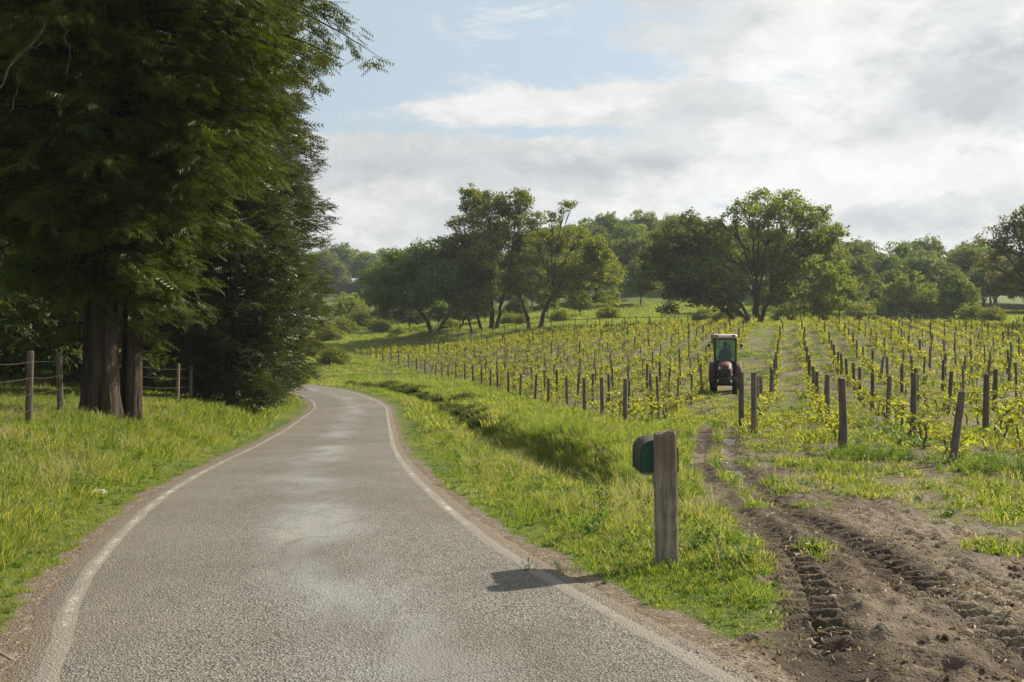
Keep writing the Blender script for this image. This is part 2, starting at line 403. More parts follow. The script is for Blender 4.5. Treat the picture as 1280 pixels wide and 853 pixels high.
def mat_asphalt():
    m, t, b = material('weathered_asphalt', .9, .25)
    P = wpos(t); a = t.new('ShaderNodeAttribute', attribute_name='across'); ac = a.outputs['Fac']
    tq = t.new('ShaderNodeTexCoord')
    v = t.new('ShaderNodeTexVoronoi'); v.inputs['Scale'].default_value = 95; t.l.new(P, v.inputs['Vector'])
    v2 = t.new('ShaderNodeTexVoronoi'); v2.inputs['Scale'].default_value = 58; t.l.new(P, v2.inputs['Vector'])
    n = t.noise(t.vmath('MULTIPLY', P, (1, .4, 1)), .9, 6, .62, .3); n2 = t.noise(t.vmath('MULTIPLY', P, (1, .55, 1)), 3.2, 5, .6); nf = t.noise(P, 110, 3, .7)
    c = t.mix(t.ramp(v.outputs['Color'], .15, .85), (.066, .061, .053), (.232, .219, .192))
    c = t.mix(t.ramp(v2.outputs['Color'], .6, .95, 0, .45), c, (.33, .30, .25))
    c = t.mix(t.ramp(v2.outputs['Color'], .05, .25, .7, 0), c, (.040, .035, .029))
    # polished bluish wheel path, smoother old patches
    wp = t.math('MULTIPLY', t.ramp(t.math('ABSOLUTE', t.math('SUBTRACT', ac, t.math('ADD', .15, t.math('MULTIPLY', t.math('SUBTRACT', n2, .5), .7)))), .05, .75, 1, 0), t.ramp(n, .30, .62))
    c = t.mix(t.math('MULTIPLY', wp, .58), c, (.235, .250, .256))
    wq = t.math('MULTIPLY', t.ramp(t.math('ABSOLUTE', t.math('SUBTRACT', ac, -.85)), .1, .5, 1, 0), t.ramp(n2, .45, .65))
    c = t.mix(t.math('MULTIPLY', wq, .35), c, (.20, .175, .14))
    c = t.mix(t.ramp(n, .52, .7, 0, .40), c, (.27, .23, .18))
    c = t.mix(t.ramp(n2, .60, .72, 0, .45), c, (.085, .075, .06))
    sep_ = t.new('ShaderNodeSeparateXYZ'); t.l.new(P, sep_.inputs[0])
    nl_ = t.noise(P, .33, 4, .6); c = t.mix(t.ramp(nl_, .42, .60, 0, .45), c, (.105, .092, .072))
    c = t.mix(t.math('MULTIPLY', t.ramp(ac, -1.5, -.5, .5, 0), t.ramp(n2, .3, .6)), c, (.17, .145, .11))
    # old cracks
    vc_ = t.new('ShaderNodeTexVoronoi', feature='DISTANCE_TO_EDGE'); vc_.inputs['Scale'].default_value = .9
    t.l.new(t.vmath('ADD', P, t.vmath('SCALE', t.noise(P, 2.5, 5, .7, 0, True), .55)), vc_.inputs['Vector'])
    ck = t.math('MULTIPLY', t.ramp(vc_.outputs['Distance'], .004, .018, 1, 0), t.ramp(n, .44, .56))
    c = t.mix(t.math('MULTIPLY', ck, .38), c, (.05, .043, .035))
    # soil washed over the edges
    ed = t.ramp(t.math('ADD', t.math('ABSOLUTE', ac), t.math('MULTIPLY', t.math('SUBTRACT', n2, .5), .4)), 1.62, 1.85)
    c = t.mix(t.math('MULTIPLY', ed, .8), c, (.17, .13, .09))
    # grass cracks
    c = t.mix(t.ramp(nf, .55, .75, 0, .5), c, (.07, .06, .045))
    t.put(b.inputs['Base Color'], c); t.put(b.inputs['Roughness'], t.ramp(wp, 0, 1, .92, .68))
    h = t.math('ADD', t.math('MULTIPLY', v.outputs['Distance'], .6), t.math('ADD', t.math('MULTIPLY', v2.outputs['Distance'], .8), t.math('MULTIPLY', nf, .3)))
    h = t.math('MULTIPLY', h, t.math('SUBTRACT', 1.0, t.math('MULTIPLY', wp, .6)))
    bump(t, b, h, 1.0, .013)
    return m
def mat_paint():
    m, t, b = material('worn_white_road_paint', .8, .3)
    P = wpos(t); n = t.noise(P, 28, 5, .7); n2 = t.noise(P, 2.0, 4)
    v = t.new('ShaderNodeTexVoronoi'); v.inputs['Scale'].default_value = 70; t.l.new(P, v.inputs['Vector'])
    wear = t.math('ADD', t.math('MULTIPLY', n, .55), t.math('MULTIPLY', n2, .50))
    a = t.new('ShaderNodeAttribute', attribute_name='edge')
    wear = t.math('ADD', wear, t.math('MULTIPLY', a.outputs['Fac'], .16))
    sp = t.new('ShaderNodeSeparateXYZ'); t.l.new(P, sp.inputs[0])
    wear = t.math('ADD', wear, t.math('MULTIPLY', t.ramp(sp.outputs[0], -1.2, .6), .07))
    c = t.mix(t.ramp(wear, .42, .53), (.42, .39, .34), (.19, .17, .14))
    c = t.mix(t.ramp(v.outputs['Color'], .15, .5, .7, 0), c, (.15, .13, .105))
    t.put(b.inputs['Base Color'], c)
    bump(t, b, t.math('ADD', v.outputs['Distance'], n), .8, .008)
    return m
def mat_leaf(name, c1, c2, trans=.42, rough=.6, spec=.2, scale=.5, tcol=None, hue=.0, island=True):
    """matt leaf with light coming through it"""
    m = bpy.data.materials.new(name); m.use_nodes = True; t = NT(m.node_tree); t.n.clear()
    g = t.new('ShaderNodeNewGeometry'); P = objco(t); n = t.noise(P, scale, 3)
    oi = t.new('ShaderNodeObjectInfo')
    r = g.outputs['Random Per Island'] if island else oi.outputs['Random']
    f = t.math('ADD', t.math('MULTIPLY', r, .55), t.math('MULTIPLY', t.ramp(n, .3, .7), .45))
    c = t.mix(f, c1, c2)
    hs = t.new('ShaderNodeHueSaturation'); t.l.new(c, hs.inputs['Color'])
    t.put(hs.inputs['Value'], t.math('ADD', .82, t.math('MULTIPLY', oi.outputs['Random'], .36)))
    t.put(hs.inputs['Hue'], t.math('ADD', .488, t.math('MULTIPLY', oi.outputs['Random'], .024+hue)))
    c = hs.outputs[0]
    p = t.new('ShaderNodeBsdfPrincipled'); t.l.new(c, p.inputs['Base Color']); p.inputs['Roughness'].default_value = rough; p.inputs['Specular IOR Level'].default_value = spec
    tr = t.new('ShaderNodeBsdfTranslucent')
    t.l.new(t.mix(1.0, c, tcol or (1.5, 1.35, .55), 'MULTIPLY'), tr.inputs['Color'])
    mx = t.new('ShaderNodeMixShader'); mx.inputs[0].default_value = trans
    t.l.new(p.outputs[0], mx.inputs[1]); t.l.new(tr.outputs[0], mx.inputs[2])
    o = t.new('ShaderNodeOutputMaterial'); t.l.new(mx.outputs[0], o.inputs[0])
    return m
def mat_grass(name, c1, c2, cdry, trans=.5):
    m = bpy.data.materials.new(name); m.use_nodes = True; t = NT(m.node_tree); t.n.clear()
    oi = t.new('ShaderNodeObjectInfo'); g = t.new('ShaderNodeNewGeometry')
    big = t.noise(wpos(t), .55, 3); r = g.outputs['Random Per Island']
    f = t.math('ADD', t.math('MULTIPLY', oi.outputs['Random'], .5), t.math('MULTIPLY', r, .5))
    c = t.mix(f, c1, c2)
    dry = t.ramp(t.math('ADD', t.math('MULTIPLY', r, .50), t.math('MULTIPLY', big, .80)), .58, .85)
    c = t.mix(dry, c, cdry)
    p = t.new('ShaderNodeBsdfPrincipled'); t.l.new(c, p.inputs['Base Color']); p.inputs['Roughness'].default_value = .6; p.inputs['Specular IOR Level'].default_value = .22
    tr = t.new('ShaderNodeBsdfTranslucent'); t.l.new(t.mix(1.0, c, (1.25, 1.45, .5), 'MULTIPLY'), tr.inputs['Color'])
    mx = t.new('ShaderNodeMixShader'); mx.inputs[0].default_value = trans
    t.l.new(p.outputs[0], mx.inputs[1]); t.l.new(tr.outputs[0], mx.inputs[2])
    o = t.new('ShaderNodeOutputMaterial'); t.l.new(mx.outputs[0], o.inputs[0])
    return m
def mat_bark(name, c1, c2, sc=3.0, stretch=.12, depth=.05):
    m, t, b = material(name, .95, .1)
    P = t.vmath('MULTIPLY', objco(t), (1, 1, stretch)); n = t.noise(P, sc*3, 6, .65, .5); n2 = t.noise(P, sc, 3)
    c = t.mix(t.ramp(n, .35, .65), c1, c2); c = t.mix(t.ramp(n2, .5, .7, 0, .5), c, tuple(k*1.35 for k in c2))
    t.put(b.inputs['Base Color'], c); bump(t, b, n, 1.0, depth)
    return m
def mat_wood(name, c1, c2, top=None):
    m, t, b = material(name, .9, .15)
    P = objco(t); Q = t.vmath('MULTIPLY', P, (1, 1, .06)); n = t.noise(Q, 42, 6, .7, .3); n2 = t.noise(P, 4, 4); oi = t.new('ShaderNodeObjectInfo')
    c = t.mix(t.ramp(n, .35, .65), c1, c2); c = t.mix(t.ramp(n2, .45, .7, 0, .5), c, tuple(k*.6 for k in c1))
    if top:
        s = t.new('ShaderNodeSeparateXYZ'); t.l.new(P, s.inputs[0])
        c = t.mix(t.math('MULTIPLY', t.ramp(s.outputs[2], top[0], top[1]), t.ramp(n2, .3, .6, .4, .85)), c, top[2])
    hs = t.new('ShaderNodeHueSaturation'); t.l.new(c, hs.inputs['Color']); t.put(hs.inputs['Value'], t.math('ADD', .75, t.math('MULTIPLY', oi.outputs['Random'], .5)))
    t.put(b.inputs['Base Color'], hs.outputs[0]); bump(t, b, n, .9, .008)
    return m
def mat_plain(name, col, rough=.5, metal=0.0, dirt=.3, spec=.4, sc=8):
    m, t, b = material(name, rough, spec); n = t.noise(objco(t), sc, 5, .65)
    c = t.mix(t.ramp(n, .45, .75, 0, dirt), col, (.12, .09, .06)); t.put(b.inputs['Base Color'], c); b.inputs['Metallic'].default_value = metal
    t.put(b.inputs['Roughness'], t.ramp(n, .3, .8, rough, min(1, rough+.3))); bump(t, b, n, .2, .004)
    return m
M = {}
M['ground'] = mat_ground(); M['asphalt'] = mat_asphalt(); M['paint'] = mat_paint()
M['grass'] = mat_grass('verge_grass_blades', (.100, .145, .020), (.210, .248, .040), (.38, .31, .14), .56)
M['fweed'] = mat_grass('yellowish_field_weeds', (.13, .165, .018), (.26, .26, .04), (.36, .29, .14), .55)
M['grass_lush'] = mat_grass('lush_grass_blades', (.085, .142, .016), (.185, .240, .032), (.30, .28, .08), .55)
M['vine_leaf'] = mat_leaf('young_vine_leaves', (.175, .22, .026), (.36, .365, .045), .52, scale=3)
M['weed'] = mat_leaf('weed_leaves', (.06, .13, .02), (.13, .20, .03), .45, island=True, scale=2)
M['dryweed'] = mat_grass('dry_stems', (.26, .21, .10), (.42, .35, .20), (.45, .38, .22), .3)
M['conifer'] = mat_leaf('conifer_needles_near', (.014, .027, .006), (.105, .130, .018), .34, .52, .22, .9)
M['conifer2'] = mat_leaf('conifer_needles_dark', (.016, .030, .008), (.060, .080, .017), .34, .42, .4, .6)
M['redwood'] = mat_bark('reddish_fibrous_bark', (.012, .010, .008), (.072, .055, .041), 3.2, .05, .12)
M['bark'] = mat_bark('grey_brown_oak_bark', (.025, .020, .015), (.075, .060, .045), 1.0, .3, .06)
M['deadwood'] = mat_bark('bare_grey_branch_wood', (.10, .08, .06), (.20, .17, .13), 4, .3, .01)
M['oak'] = mat_leaf('oak_leaves', (.070, .108, .018), (.180, .220, .034), .55, scale=.45)
M['oak_dark'] = mat_leaf('dark_oak_leaves', (.052, .085, .019), (.135, .170, .032), .50, scale=.45)
M['oak_yellow'] = mat_leaf('yellow_green_leaves', (.085, .125, .016), (.200, .225, .030), .55, scale=.45)
M['oak_brown'] = mat_leaf('brownish_spring_leaves', (.065, .078, .018), (.155, .150, .036), .5, scale=.45)
M['wood_leaf'] = mat_leaf('woodland_leaves', (.062, .102, .022), (.145, .190, .040), .48, scale=.4, hue=.01)
M['post'] = mat_wood('weathered_vineyard_post_wood', (.075, .063, .050), (.165, .142, .115))
M['fpost'] = mat_wood('grey_fence_post_wood', (.070, .056, .040), (.155, .128, .092))
M['mpost'] = mat_wood('split_grey_post_wood', (.150, .124, .092), (.315, .272, .212), (.45, 1.1, (.150, .105, .065)))
M['wire'] = mat_plain('rusty_wire', (.09, .08, .07), .6, .5, .5)
M['vine_wood'] = mat_bark('vine_stem_bark', (.055, .042, .030), (.14, .11, .08), 9, .3, .006)

# ------------------------------------------------------------------ ground, road, mud
def axis(lo, hi, fine_lo, fine_hi, step, grow=1.045):
    a = list(np.arange(fine_lo, fine_hi+1e-6, step)); d = step; x = fine_hi
    while x < hi: d = min(d*grow, 30); x += d; a.append(x)
    d = step; x = fine_lo; b = []
    while x > lo: d = min(d*grow, 30); x -= d; b.append(x)
    return np.array(b[::-1]+a)
PX0, PX1, PY0, PY1 = .55, 6.6, 4.3, 19.0           # muddy gateway patch, modelled finer
def patchw(x, y): return np.minimum.reduce([x-PX0, PX1-x, y-PY0, PY1-y])
def grid_faces(nx, ny):
    i = np.arange(ny-1)[:, None]*nx+np.arange(nx-1)[None]
    return np.stack([i, i+1, i+nx+1, i+nx], -1).reshape(-1, 4)
gx = axis(-1150, 1150, -9, 11, .13); gy = axis(-300, 1150, 2.5, 34, .13, 1.04)
X, Y = np.meshgrid(gx, gy); Z = H(X, Y)
dirt, grav, wet, mud, inv, sd = masks(X, Y)
pw = patchw(X, Y)
onroad = np.abs(sd) < 1.84
_, zr_ = road_sd(X, Y)
Z = Z-.10*(1-sstep(1.35, 1.85, np.abs(sd)))
Zp = Z-.13*sstep(.12, .3, pw)*sstep(2.2, 2.5, sd)
Zg = Zp
gm = npmesh('ground', np.stack([X, Y, Zp], -1).reshape(-1, 3), grid_faces(len(gx), len(gy)), True, {'mask': np.stack([dirt, grav, wet], -1).reshape(-1, 3)})
tag(link('ground', gm, M['ground']), 'rolling grassy ground with bare soil along the vine rows', None, None, 'structure')

px_ = np.arange(PX0, PX1, .024); py_ = np.concatenate([np.arange(PY0, 9, .03), np.arange(9, PY1, .05)])
X, Y = np.meshgrid(px_, py_); Z = H(X, Y); dirt, grav, wet, mud, inv, sd = masks(X, Y)
la, ra, inr = rut(X, Y)
def tread(off, y, seed):
    """bar pattern pressed by tractor lugs: two staggered columns of slanting bars"""
    wig = (fbm(X, y, .25, 3, seed)-.5)*2.2; brk = sstep(.30, .46, fbm(X, y, .33, 3, seed+9))
    h = 0
    for side in (-1, 1):
        o = off*side
        colm = sstep(-.02, .02, o)*(1-sstep(.17, .21, o))
        ph = (y+o*.35*1+(.5 if side > 0 else 0)*.19+wig*.06)/.19
        bar = .5+.5*np.cos(2*math.pi*ph)
        h = h+colm*(sstep(.36, .58, bar)*.072-.036)
    return h*(.6+.8*fbm(X, y, .8, 2, seed+3))*(.25+.75*brk)
fade = sstep(5.2, 5.9, Y)*(1-sstep(9.6, 12.5, Y))
Z = Z+tread(la, Y, 21)*fade*(1-.6*sstep(7.9, 8.8, Y))+tread(ra, Y, 33)*sstep(4.3, 5.2, Y)*(1-sstep(9.5, 14, Y))
# a second older set of marks beside the right rut
la2 = ra-.52
Z = Z+tread(la2, Y*.97, 51)*sstep(4.3, 5.2, Y)*(1-sstep(6.8, 9.0, Y))*.7
cl = fbm(X, Y, .16, 4, 12); cl2 = fbm(X, Y, .085, 3, 15)
Z = Z+mud*((cl-.5)*.040+(cl2-.5)*.055+np.clip(cl-.62, 0, 1)*.10)*(1-.8*wet)*(1-.65*np.maximum(np.exp(-(la/.24)**4), np.exp(-(ra/.24)**4))*(Y < 11))
Z = Z+dirt*(cl2-.5)*.02
pw = patchw(X, Y)
Z = Z+.004-.16*(1-sstep(0, .14, pw))-.10*(1-sstep(1.85, 2.15, sd))
me = npmesh('muddy_track', np.stack([X, Y, Z], -1).reshape(-1, 3), grid_faces(len(px_), len(py_)), True, {'mask': np.stack([dirt, grav, wet], -1).reshape(-1, 3)})
tag(link('muddy_track', me, M['ground']), 'churned brown mud of the gateway with tractor tyre prints', None, None, 'structure')

def ribbon(name, offs, zoff, mat, attr, label, s0=0, s1=None, every=1, jag=0.0):
    s = slice(s0, s1, every); C = CL[s]; N = CN[s]; V = []; A = []
    for k, o in enumerate(offs):
        j = (fbm(_ss[s]*1.0, _ss[s]*0+o*3, .35, 3, 4)-.5)*jag if k in (0, len(offs)-1) else 0
        oo = o+j; z = C[:, 2]+.035*(1-(oo/1.9)**2)+zoff[k]
        V.append(np.stack([C[:, 0]+N[:, 0]*oo, C[:, 1]+N[:, 1]*oo, z], -1)); A.append(np.broadcast_to(attr(oo, k), (len(C),)))
    V = np.stack(V, 1); nx = len(offs); ny = len(C)
    me = npmesh(name, V.reshape(-1, 3), grid_faces(nx, ny)[:, ::-1], True, {('across' if mat is M['asphalt'] else 'edge'): np.stack(A, 1).ravel()})
    return tag(link(name, me, mat), label, None, None, 'structure')
offs = np.array([-2.02, -1.9, -1.82]+list(np.linspace(-1.75, 1.75, 29))+[1.82, 1.9, 2.02])
zo = np.array([-.09, -.030, -.008]+[0]*29+[-.008, -.030, -.09])
ribbon('road', offs, zo, M['asphalt'], lambda o, k: o, 'narrow weathered grey asphalt lane bending left', jag=.06)
for side in (-1, 1):
    o_ = np.array([-.06, -.02, .02, .06])+side*1.62
    ribbon('road_edge_line', o_, np.array([.0006, .003, .003, .0006]), M['paint'], lambda o, k: 1.0 if k in (0, 3) else 0.0, 'worn white line along the %s edge of the lane' % ('left' if side < 0 else 'right'), jag=.05)

# ------------------------------------------------------------------ scattered ground cover (uncountable: stuff)
LIB = bpy.data.collections.new('unlinked_sources')       # never linked into the scene
def srcobj(me, mat):
    if len(me.materials) == 0: me.materials.append(mat)
    o = bpy.data.objects.new(me.name, me); return o
def blade_tuft(name, n, h, spread, wdt, lean=.5, seed=0, mat=None, curve=.5, var=.4):
    r = np.random.default_rng(seed); V = []; Q = []; Tt = []
    for i in range(n):
        a = r.random()*6.283; rr = spread*math.sqrt(r.random()); bx, by = rr*math.cos(a), rr*math.sin(a)
        hh = h*(1-var+var*2*r.random()*.8); la = a+r.normal()*.8; l = lean*(.25+r.random())*hh; ww = wdt*(.6+.8*r.random())
        fa = r.random()*6.283; sx, sy = math.cos(fa)*ww/2, math.sin(fa)*ww/2
        k = len(V)
        for f, wf in ((0, .8), (.45, 1.0), (.8, .65)):
            ox, oy = math.cos(la)*l*f**1.8, math.sin(la)*l*f**1.8; z = hh*(f-curve*.35*f*f*lean)
            V += [(bx+ox-sx*wf, by+oy-sy*wf, z), (bx+ox+sx*wf, by+oy+sy*wf, z)]
        V.append((bx+math.cos(la)*l, by+math.sin(la)*l, hh*(1-curve*.35*lean)-.3*l*lean))
        Q += [(k, k+1, k+3, k+2), (k+2, k+3, k+5, k+4)]; Tt.append((k+4, k+5, k+6))
    return srcobj(npmesh(name, V, [np.array(Q), np.array(Tt)], False), mat)
def leafy(name, n, h, spread, lw, seed=0, mat=None, stems=5):
    r = np.random.default_rng(seed); V = []; Q = []
    for i in range(stems):
        a = r.random()*6.283; lx, ly = math.cos(a)*spread, math.sin(a)*spread; hh = h*(.6+.5*r.random())
        for j in range(n):
            f = (j+1)/n; p = Vector((lx*f, ly*f, hh*f)); d = a+r.random()*6.283
            L = lw*(2.3-1.1*f)*(.7+.6*r.random()); up = .2+.7*r.random()
            dx = Vector((math.cos(d), math.sin(d), up)).normalized()*L; sx = Vector((-math.sin(d), math.cos(d), r.normal()*.3)).normalized()*lw*.5*(1.2-.4*f)
            k = len(V); V += [tuple(p), tuple(p+dx*.5+sx), tuple(p+dx), tuple(p+dx*.5-sx)]; Q.append((k, k+1, k+2, k+3))
        w_ = .004; k = len(V); V += [(-w_, 0, 0), (w_, 0, 0), (lx+w_, ly, hh), (lx-w_, ly, hh)]; Q.append((k, k+1, k+2, k+3))
    return srcobj(npmesh(name, V, np.array(Q), False), mat)
def stone(name, seed, mat):
    r = np.random.default_rng(seed)
    V = np.array([(math.cos(a)*c, math.sin(a)*c, z) for z, c, q in ((-.5, .6, 0), (0, 1, .4), (.45, .75, .8)) for a in np.arange(6)*math.pi/3+q]+[(0, 0, .65)])
    V = V*np.array((1, .75, .6))+r.normal(size=V.shape)*.12
    Q = [(i, (i+1) % 6, 6+(i+1) % 6, 6+i) for i in range(6)]+[(6+i, 6+(i+1) % 6, 12+(i+1) % 6, 12+i) for i in range(6)]
    Tt = [(12+i, 12+(i+1) % 6, 18) for i in range(6)]
    return srcobj(npmesh(name, V, [np.array(Q), np.array(Tt)], False), mat)
def coll(name, objs):
    c = bpy.data.collections.new(name)
    for o in objs: c.objects.link(o)
    return c
def scatter(name, pts, scl, rotz, col, label, tilt=None, seed=1):
    """one object whose points carry the plants of a collection"""
    n = len(pts)
    if n == 0: return
    me = bpy.data.meshes.new(name); me.vertices.add(n); me.vertices.foreach_set('co', np.asarray(pts, np.float32).ravel())
    s = me.attributes.new('sc', 'FLOAT_VECTOR', 'POINT')
    scl = np.asarray(scl, np.float32)
    if scl.ndim == 1: scl = np.repeat(scl[:, None], 3, 1)
    s.data.foreach_set('vector', scl.ravel())
    e = np.zeros((n, 3), np.float32); e[:, 2] = rotz
    rt = np.random.default_rng(seed); e[:, :2] = rt.normal(size=(n, 2))*(tilt if tilt is not None else .12)
    a = me.attributes.new('rot', 'FLOAT_VECTOR', 'POINT'); a.data.foreach_set('vector', e.ravel())
    o = bpy.data.objects.new(name, me); COL.objects.link(o)
    g = bpy.data.node_groups.new(name, 'GeometryNodeTree')
    g.interface.new_socket('Geometry', in_out='INPUT', socket_type='NodeSocketGeometry'); g.interface.new_socket('Geometry', in_out='OUTPUT', socket_type='NodeSocketGeometry')
    gi = g.nodes.new('NodeGroupInput'); go = g.nodes.new('NodeGroupOutput')
    mp = g.nodes.new('GeometryNodeMeshToPoints'); ip = g.nodes.new('GeometryNodeInstanceOnPoints')
    ci = g.nodes.new('GeometryNodeCollectionInfo'); ci.inputs['Collection'].default_value = col
    ci.inputs['Separate Children'].default_value = True; ci.inputs['Reset Children'].default_value = True
    ip.inputs['Pick Instance'].default_value = True
    rv = g.nodes.new('FunctionNodeRandomValue'); rv.data_type = 'INT'
    rv.inputs[4].default_value = 0; rv.inputs[5].default_value = len(col.objects)-1
    an = g.nodes.new('GeometryNodeInputNamedAttribute'); an.data_type = 'FLOAT_VECTOR'; an.inputs[0].default_value = 'sc'
    ar = g.nodes.new('GeometryNodeInputNamedAttribute'); ar.data_type = 'FLOAT_VECTOR'; ar.inputs[0].default_value = 'rot'
    e2 = g.nodes.new('FunctionNodeEulerToRotation')
    L = g.links.new
    L(gi.outputs[0], mp.inputs[0]); L(mp.outputs[0], ip.inputs['Points']); L(ci.outputs[0], ip.inputs['Instance']); L(rv.outputs[2], ip.inputs['Instance Index'])
    L(ar.outputs[0], e2.inputs[0]); L(e2.outputs[0], ip.inputs['Rotation']); L(an.outputs[0], ip.inputs['Scale']); L(ip.outputs[0], go.inputs[0])
    md = o.modifiers.new('scatter', 'NODES'); md.node_group = g
    tag(o, label, None, None, 'stuff'); return o

SHORT = coll('short_tufts', [blade_tuft('short_tuft', 26, .085, .09, .005, .8, s, M['grass']) for s in (1, 2, 3)]+[leafy('low_weed', 4, .05, .07, .028, 4, M['weed'], 4)])
MID = coll('mid_tufts', [blade_tuft('mid_tuft', 34, .19, .11, .0058, .7, s, M['grass']) for s in (5, 6, 7)]+[leafy('leafy_weed', 6, .14, .08, .03, 8, M['weed'], 5)])
TALL = coll('tall_tufts', [blade_tuft('tall_tuft', 40, .34, .13, .0065, .75, s, M['grass_lush']) for s in (9, 10, 11)])
DRY = coll('dry_stems', [blade_tuft('dry_stem_tuft', 12, .32, .10, .0045, .55, s, M['dryweed']) for s in (12, 13)])
FARG = coll('far_grass', [blade_tuft('grass_clump', 60, .24, .45, .020, .7, s, M['grass']) for s in (14, 15, 16)])
FSHORT = coll('field_short', [blade_tuft('field_tuft', 22, .075, .09, .006, .9, s, M['fweed']) for s in (1, 2)]+[leafy('low_weed', 4, .06, .08, .026, 24, M['weed'], 4), blade_tuft('field_tuft', 16, .13, .08, .006, .8, 26, M['fweed'])])
FARW = coll('far_weeds', [blade_tuft('weed_clump', 46, .15, .35, .016, .8, s, M['fweed']) for s in (17, 18)]+[leafy('weed_patch', 6, .18, .3, .05, 19, M['vine_leaf'], 9), leafy('weed_patch', 6, .14, .3, .05, 20, M['weed'], 9)])

def cand(z0, z1, dens, mx=1.32):
    area = (z1*z1-z0*z0)*.5*2*.515*mx+(z1-z0)*2*.8
    n = int(area*dens); z = np.sqrt(rng.random(n)*(z1*z1-z0*z0)+z0*z0); x = (rng.random(n)*2-1)*(z*.515*mx+.8)
    return x, z
def place(name, col, bands, densf, scalef, label, seed, tilt=.12):
    P = []; S = []
    for (z0, z1, d) in bands:
        x, y = cand(z0, z1, d); ms = masks(x, y); p = densf(x, y, ms)
        k = rng.random(len(x)) < p; x = x[k]; y = y[k]; ms = [q[k] for q in ms]
        z = H(x, y); pww = patchw(x, y)
        P.append(np.stack([x, y, z-.012], 1)); S.append(scalef(x, y, ms))
    P = np.vstack(P); S = np.concatenate(S)
    scatter(name, P, S, rng.random(len(P))*6.283, col, label, tilt, seed)
    return len(P)
def turf_ok(ms):       # where anything can grow
    dirt, grav, wet, mud, inv, sd = ms
    return (np.abs(sd) > 1.88)*(1-sstep(.2, .5, grav))*(1-sstep(.5, .75, dirt))
def ymud(x, y): return np.where(y < 24, .80+.20*sstep(0, 1.1, XL(y)-x), 1)
def wr(x, y, ms):
    """outside the vineyard and the wood"""
    return turf_ok(ms)*(1-ms[4])*(1-((x > XR(y)-.4) & (y < 32) & (ms[5] > 2.2)))
# short cover everywhere on the verges
n_ = place('verge_grass', SHORT, ((3.2, 9, 260), (9, 16, 120), (16, 30, 40)),
      lambda x, y, ms: wr(x, y, ms),
      lambda x, y, ms: (.55+.8*rng.random(len(x)))*(.65+.6*sstep(2.0, 3.5, np.abs(ms[5])))*ymud(x, y), 'short green grass covering both verges', 3)
n_ = place('verge_grass', MID, ((3.2, 9, 170), (9, 16, 110), (16, 32, 50), (32, 62, 17)),
      lambda x, y, ms: wr(x, y, ms)*sstep(2.15, 2.9, np.abs(ms[5]))*np.where(ms[5] > 0, .40+.60*sstep(4.7, 5.2, ms[5])-.25*np.exp(-((ms[5]-4.3)/.3)**2), 1.0)*(1-.6*(x > 3)*(y < 16))*(.45+.55*sstep(.1, .9, XL(y)-x))*(.35+.65*sstep(.38, .52, fbm(x, y, .8, 3, 91))),
      lambda x, y, ms: (.55+.7*rng.random(len(x)))*np.clip(.55+.9*fbm(x, y, 1.2, 3, 40), .5, 1.5)*(1+.4*sstep(30, 60, y))*np.where((ms[5] > 0) & (ms[5] < 4), .72, 1)*ymud(x, y), 'knee high green grass on the banks', 4)
place('bank_grass', TALL, ((6, 16, 60), (16, 32, 38), (32, 66, 14)),
      lambda x, y, ms: wr(x, y, ms)*np.where(ms[5] > 0, sstep(4.35, 4.75, ms[5]+.25*(fbm(x, y, 1, 2, 3)-.5))*(.25+.75*sstep(.45, .6, fbm(x, y, 1.6, 3, 44))), .22*sstep(3.0, 4.2, -ms[5]))*(x < XL(y)-.25)*(sstep(8.5, 10.5, y)*.9+.1),
      lambda x, y, ms: (.36+.42*rng.random(len(x)))*(1+.3*sstep(30, 60, y)), 'tall lush grass on the ditch bank', 5)
HEAD = coll('seed_heads', [blade_tuft('seed_head_stems', 5, .48, .12, .008, .5, s, M['dryweed']) for s in (81, 82)]+[leafy('dock_weed', 6, .30, .12, .05, 83, M['weed'], 5), leafy('dock_weed', 5, .18, .14, .045, 84, M['weed'], 6)])
place('verge_weeds', HEAD, ((4, 14, 7), (14, 34, 3.2)),
      lambda x, y, ms: wr(x, y, ms)*sstep(2.3, 3, np.abs(ms[5]))*sstep(.44, .58, fbm(x, y, 1.1, 3, 95)),
      lambda x, y, ms: (.45+.6*rng.random(len(x)))*ymud(x, y), 'broad leaved weeds and seed heads in the verges', 14)
place('dry_grass', DRY, ((4, 14, 24), (14, 32, 11), (32, 60, 4)),
      lambda x, y, ms: wr(x, y, ms)*sstep(2.3, 3, np.abs(ms[5]))*sstep(.5, .64, fbm(x, y, 1.5, 3, 60)),
      lambda x, y, ms: .5+.5*rng.random(len(x)), 'straw coloured dry stems among the verge grass', 6)
place('field_weeds', FSHORT, ((5, 16, 130), (16, 32, 60)),
      lambda x, y, ms: (np.maximum(ms[4], (x > XR(y)-.2))*1.0)*np.where(ms[5] > 2.3, 1, 0)*(1-sstep(.5, .85, ms[0]))*(.10+.90*sstep(.46, .60, fbm(x, y, .7, 3, 70))),
      lambda x, y, ms: .7+.9*rng.random(len(x)), 'low patchy weeds between the vine rows', 7)
place('field_weeds', FARW, ((16, 34, 6.5), (34, 70, 3.6), (70, 125, 1.4)),
      lambda x, y, ms: ms[4]*(1-sstep(.3, .75, ms[0])*.7)*(.3+.7*sstep(.4, .6, fbm(x, y, 1.5, 3, 71))),
      lambda x, y, ms: (.6+.5*rng.random(len(x)))*(1+.4*sstep(50, 110, y)), 'yellow green weeds in the far alleys of the vineyard', 8)
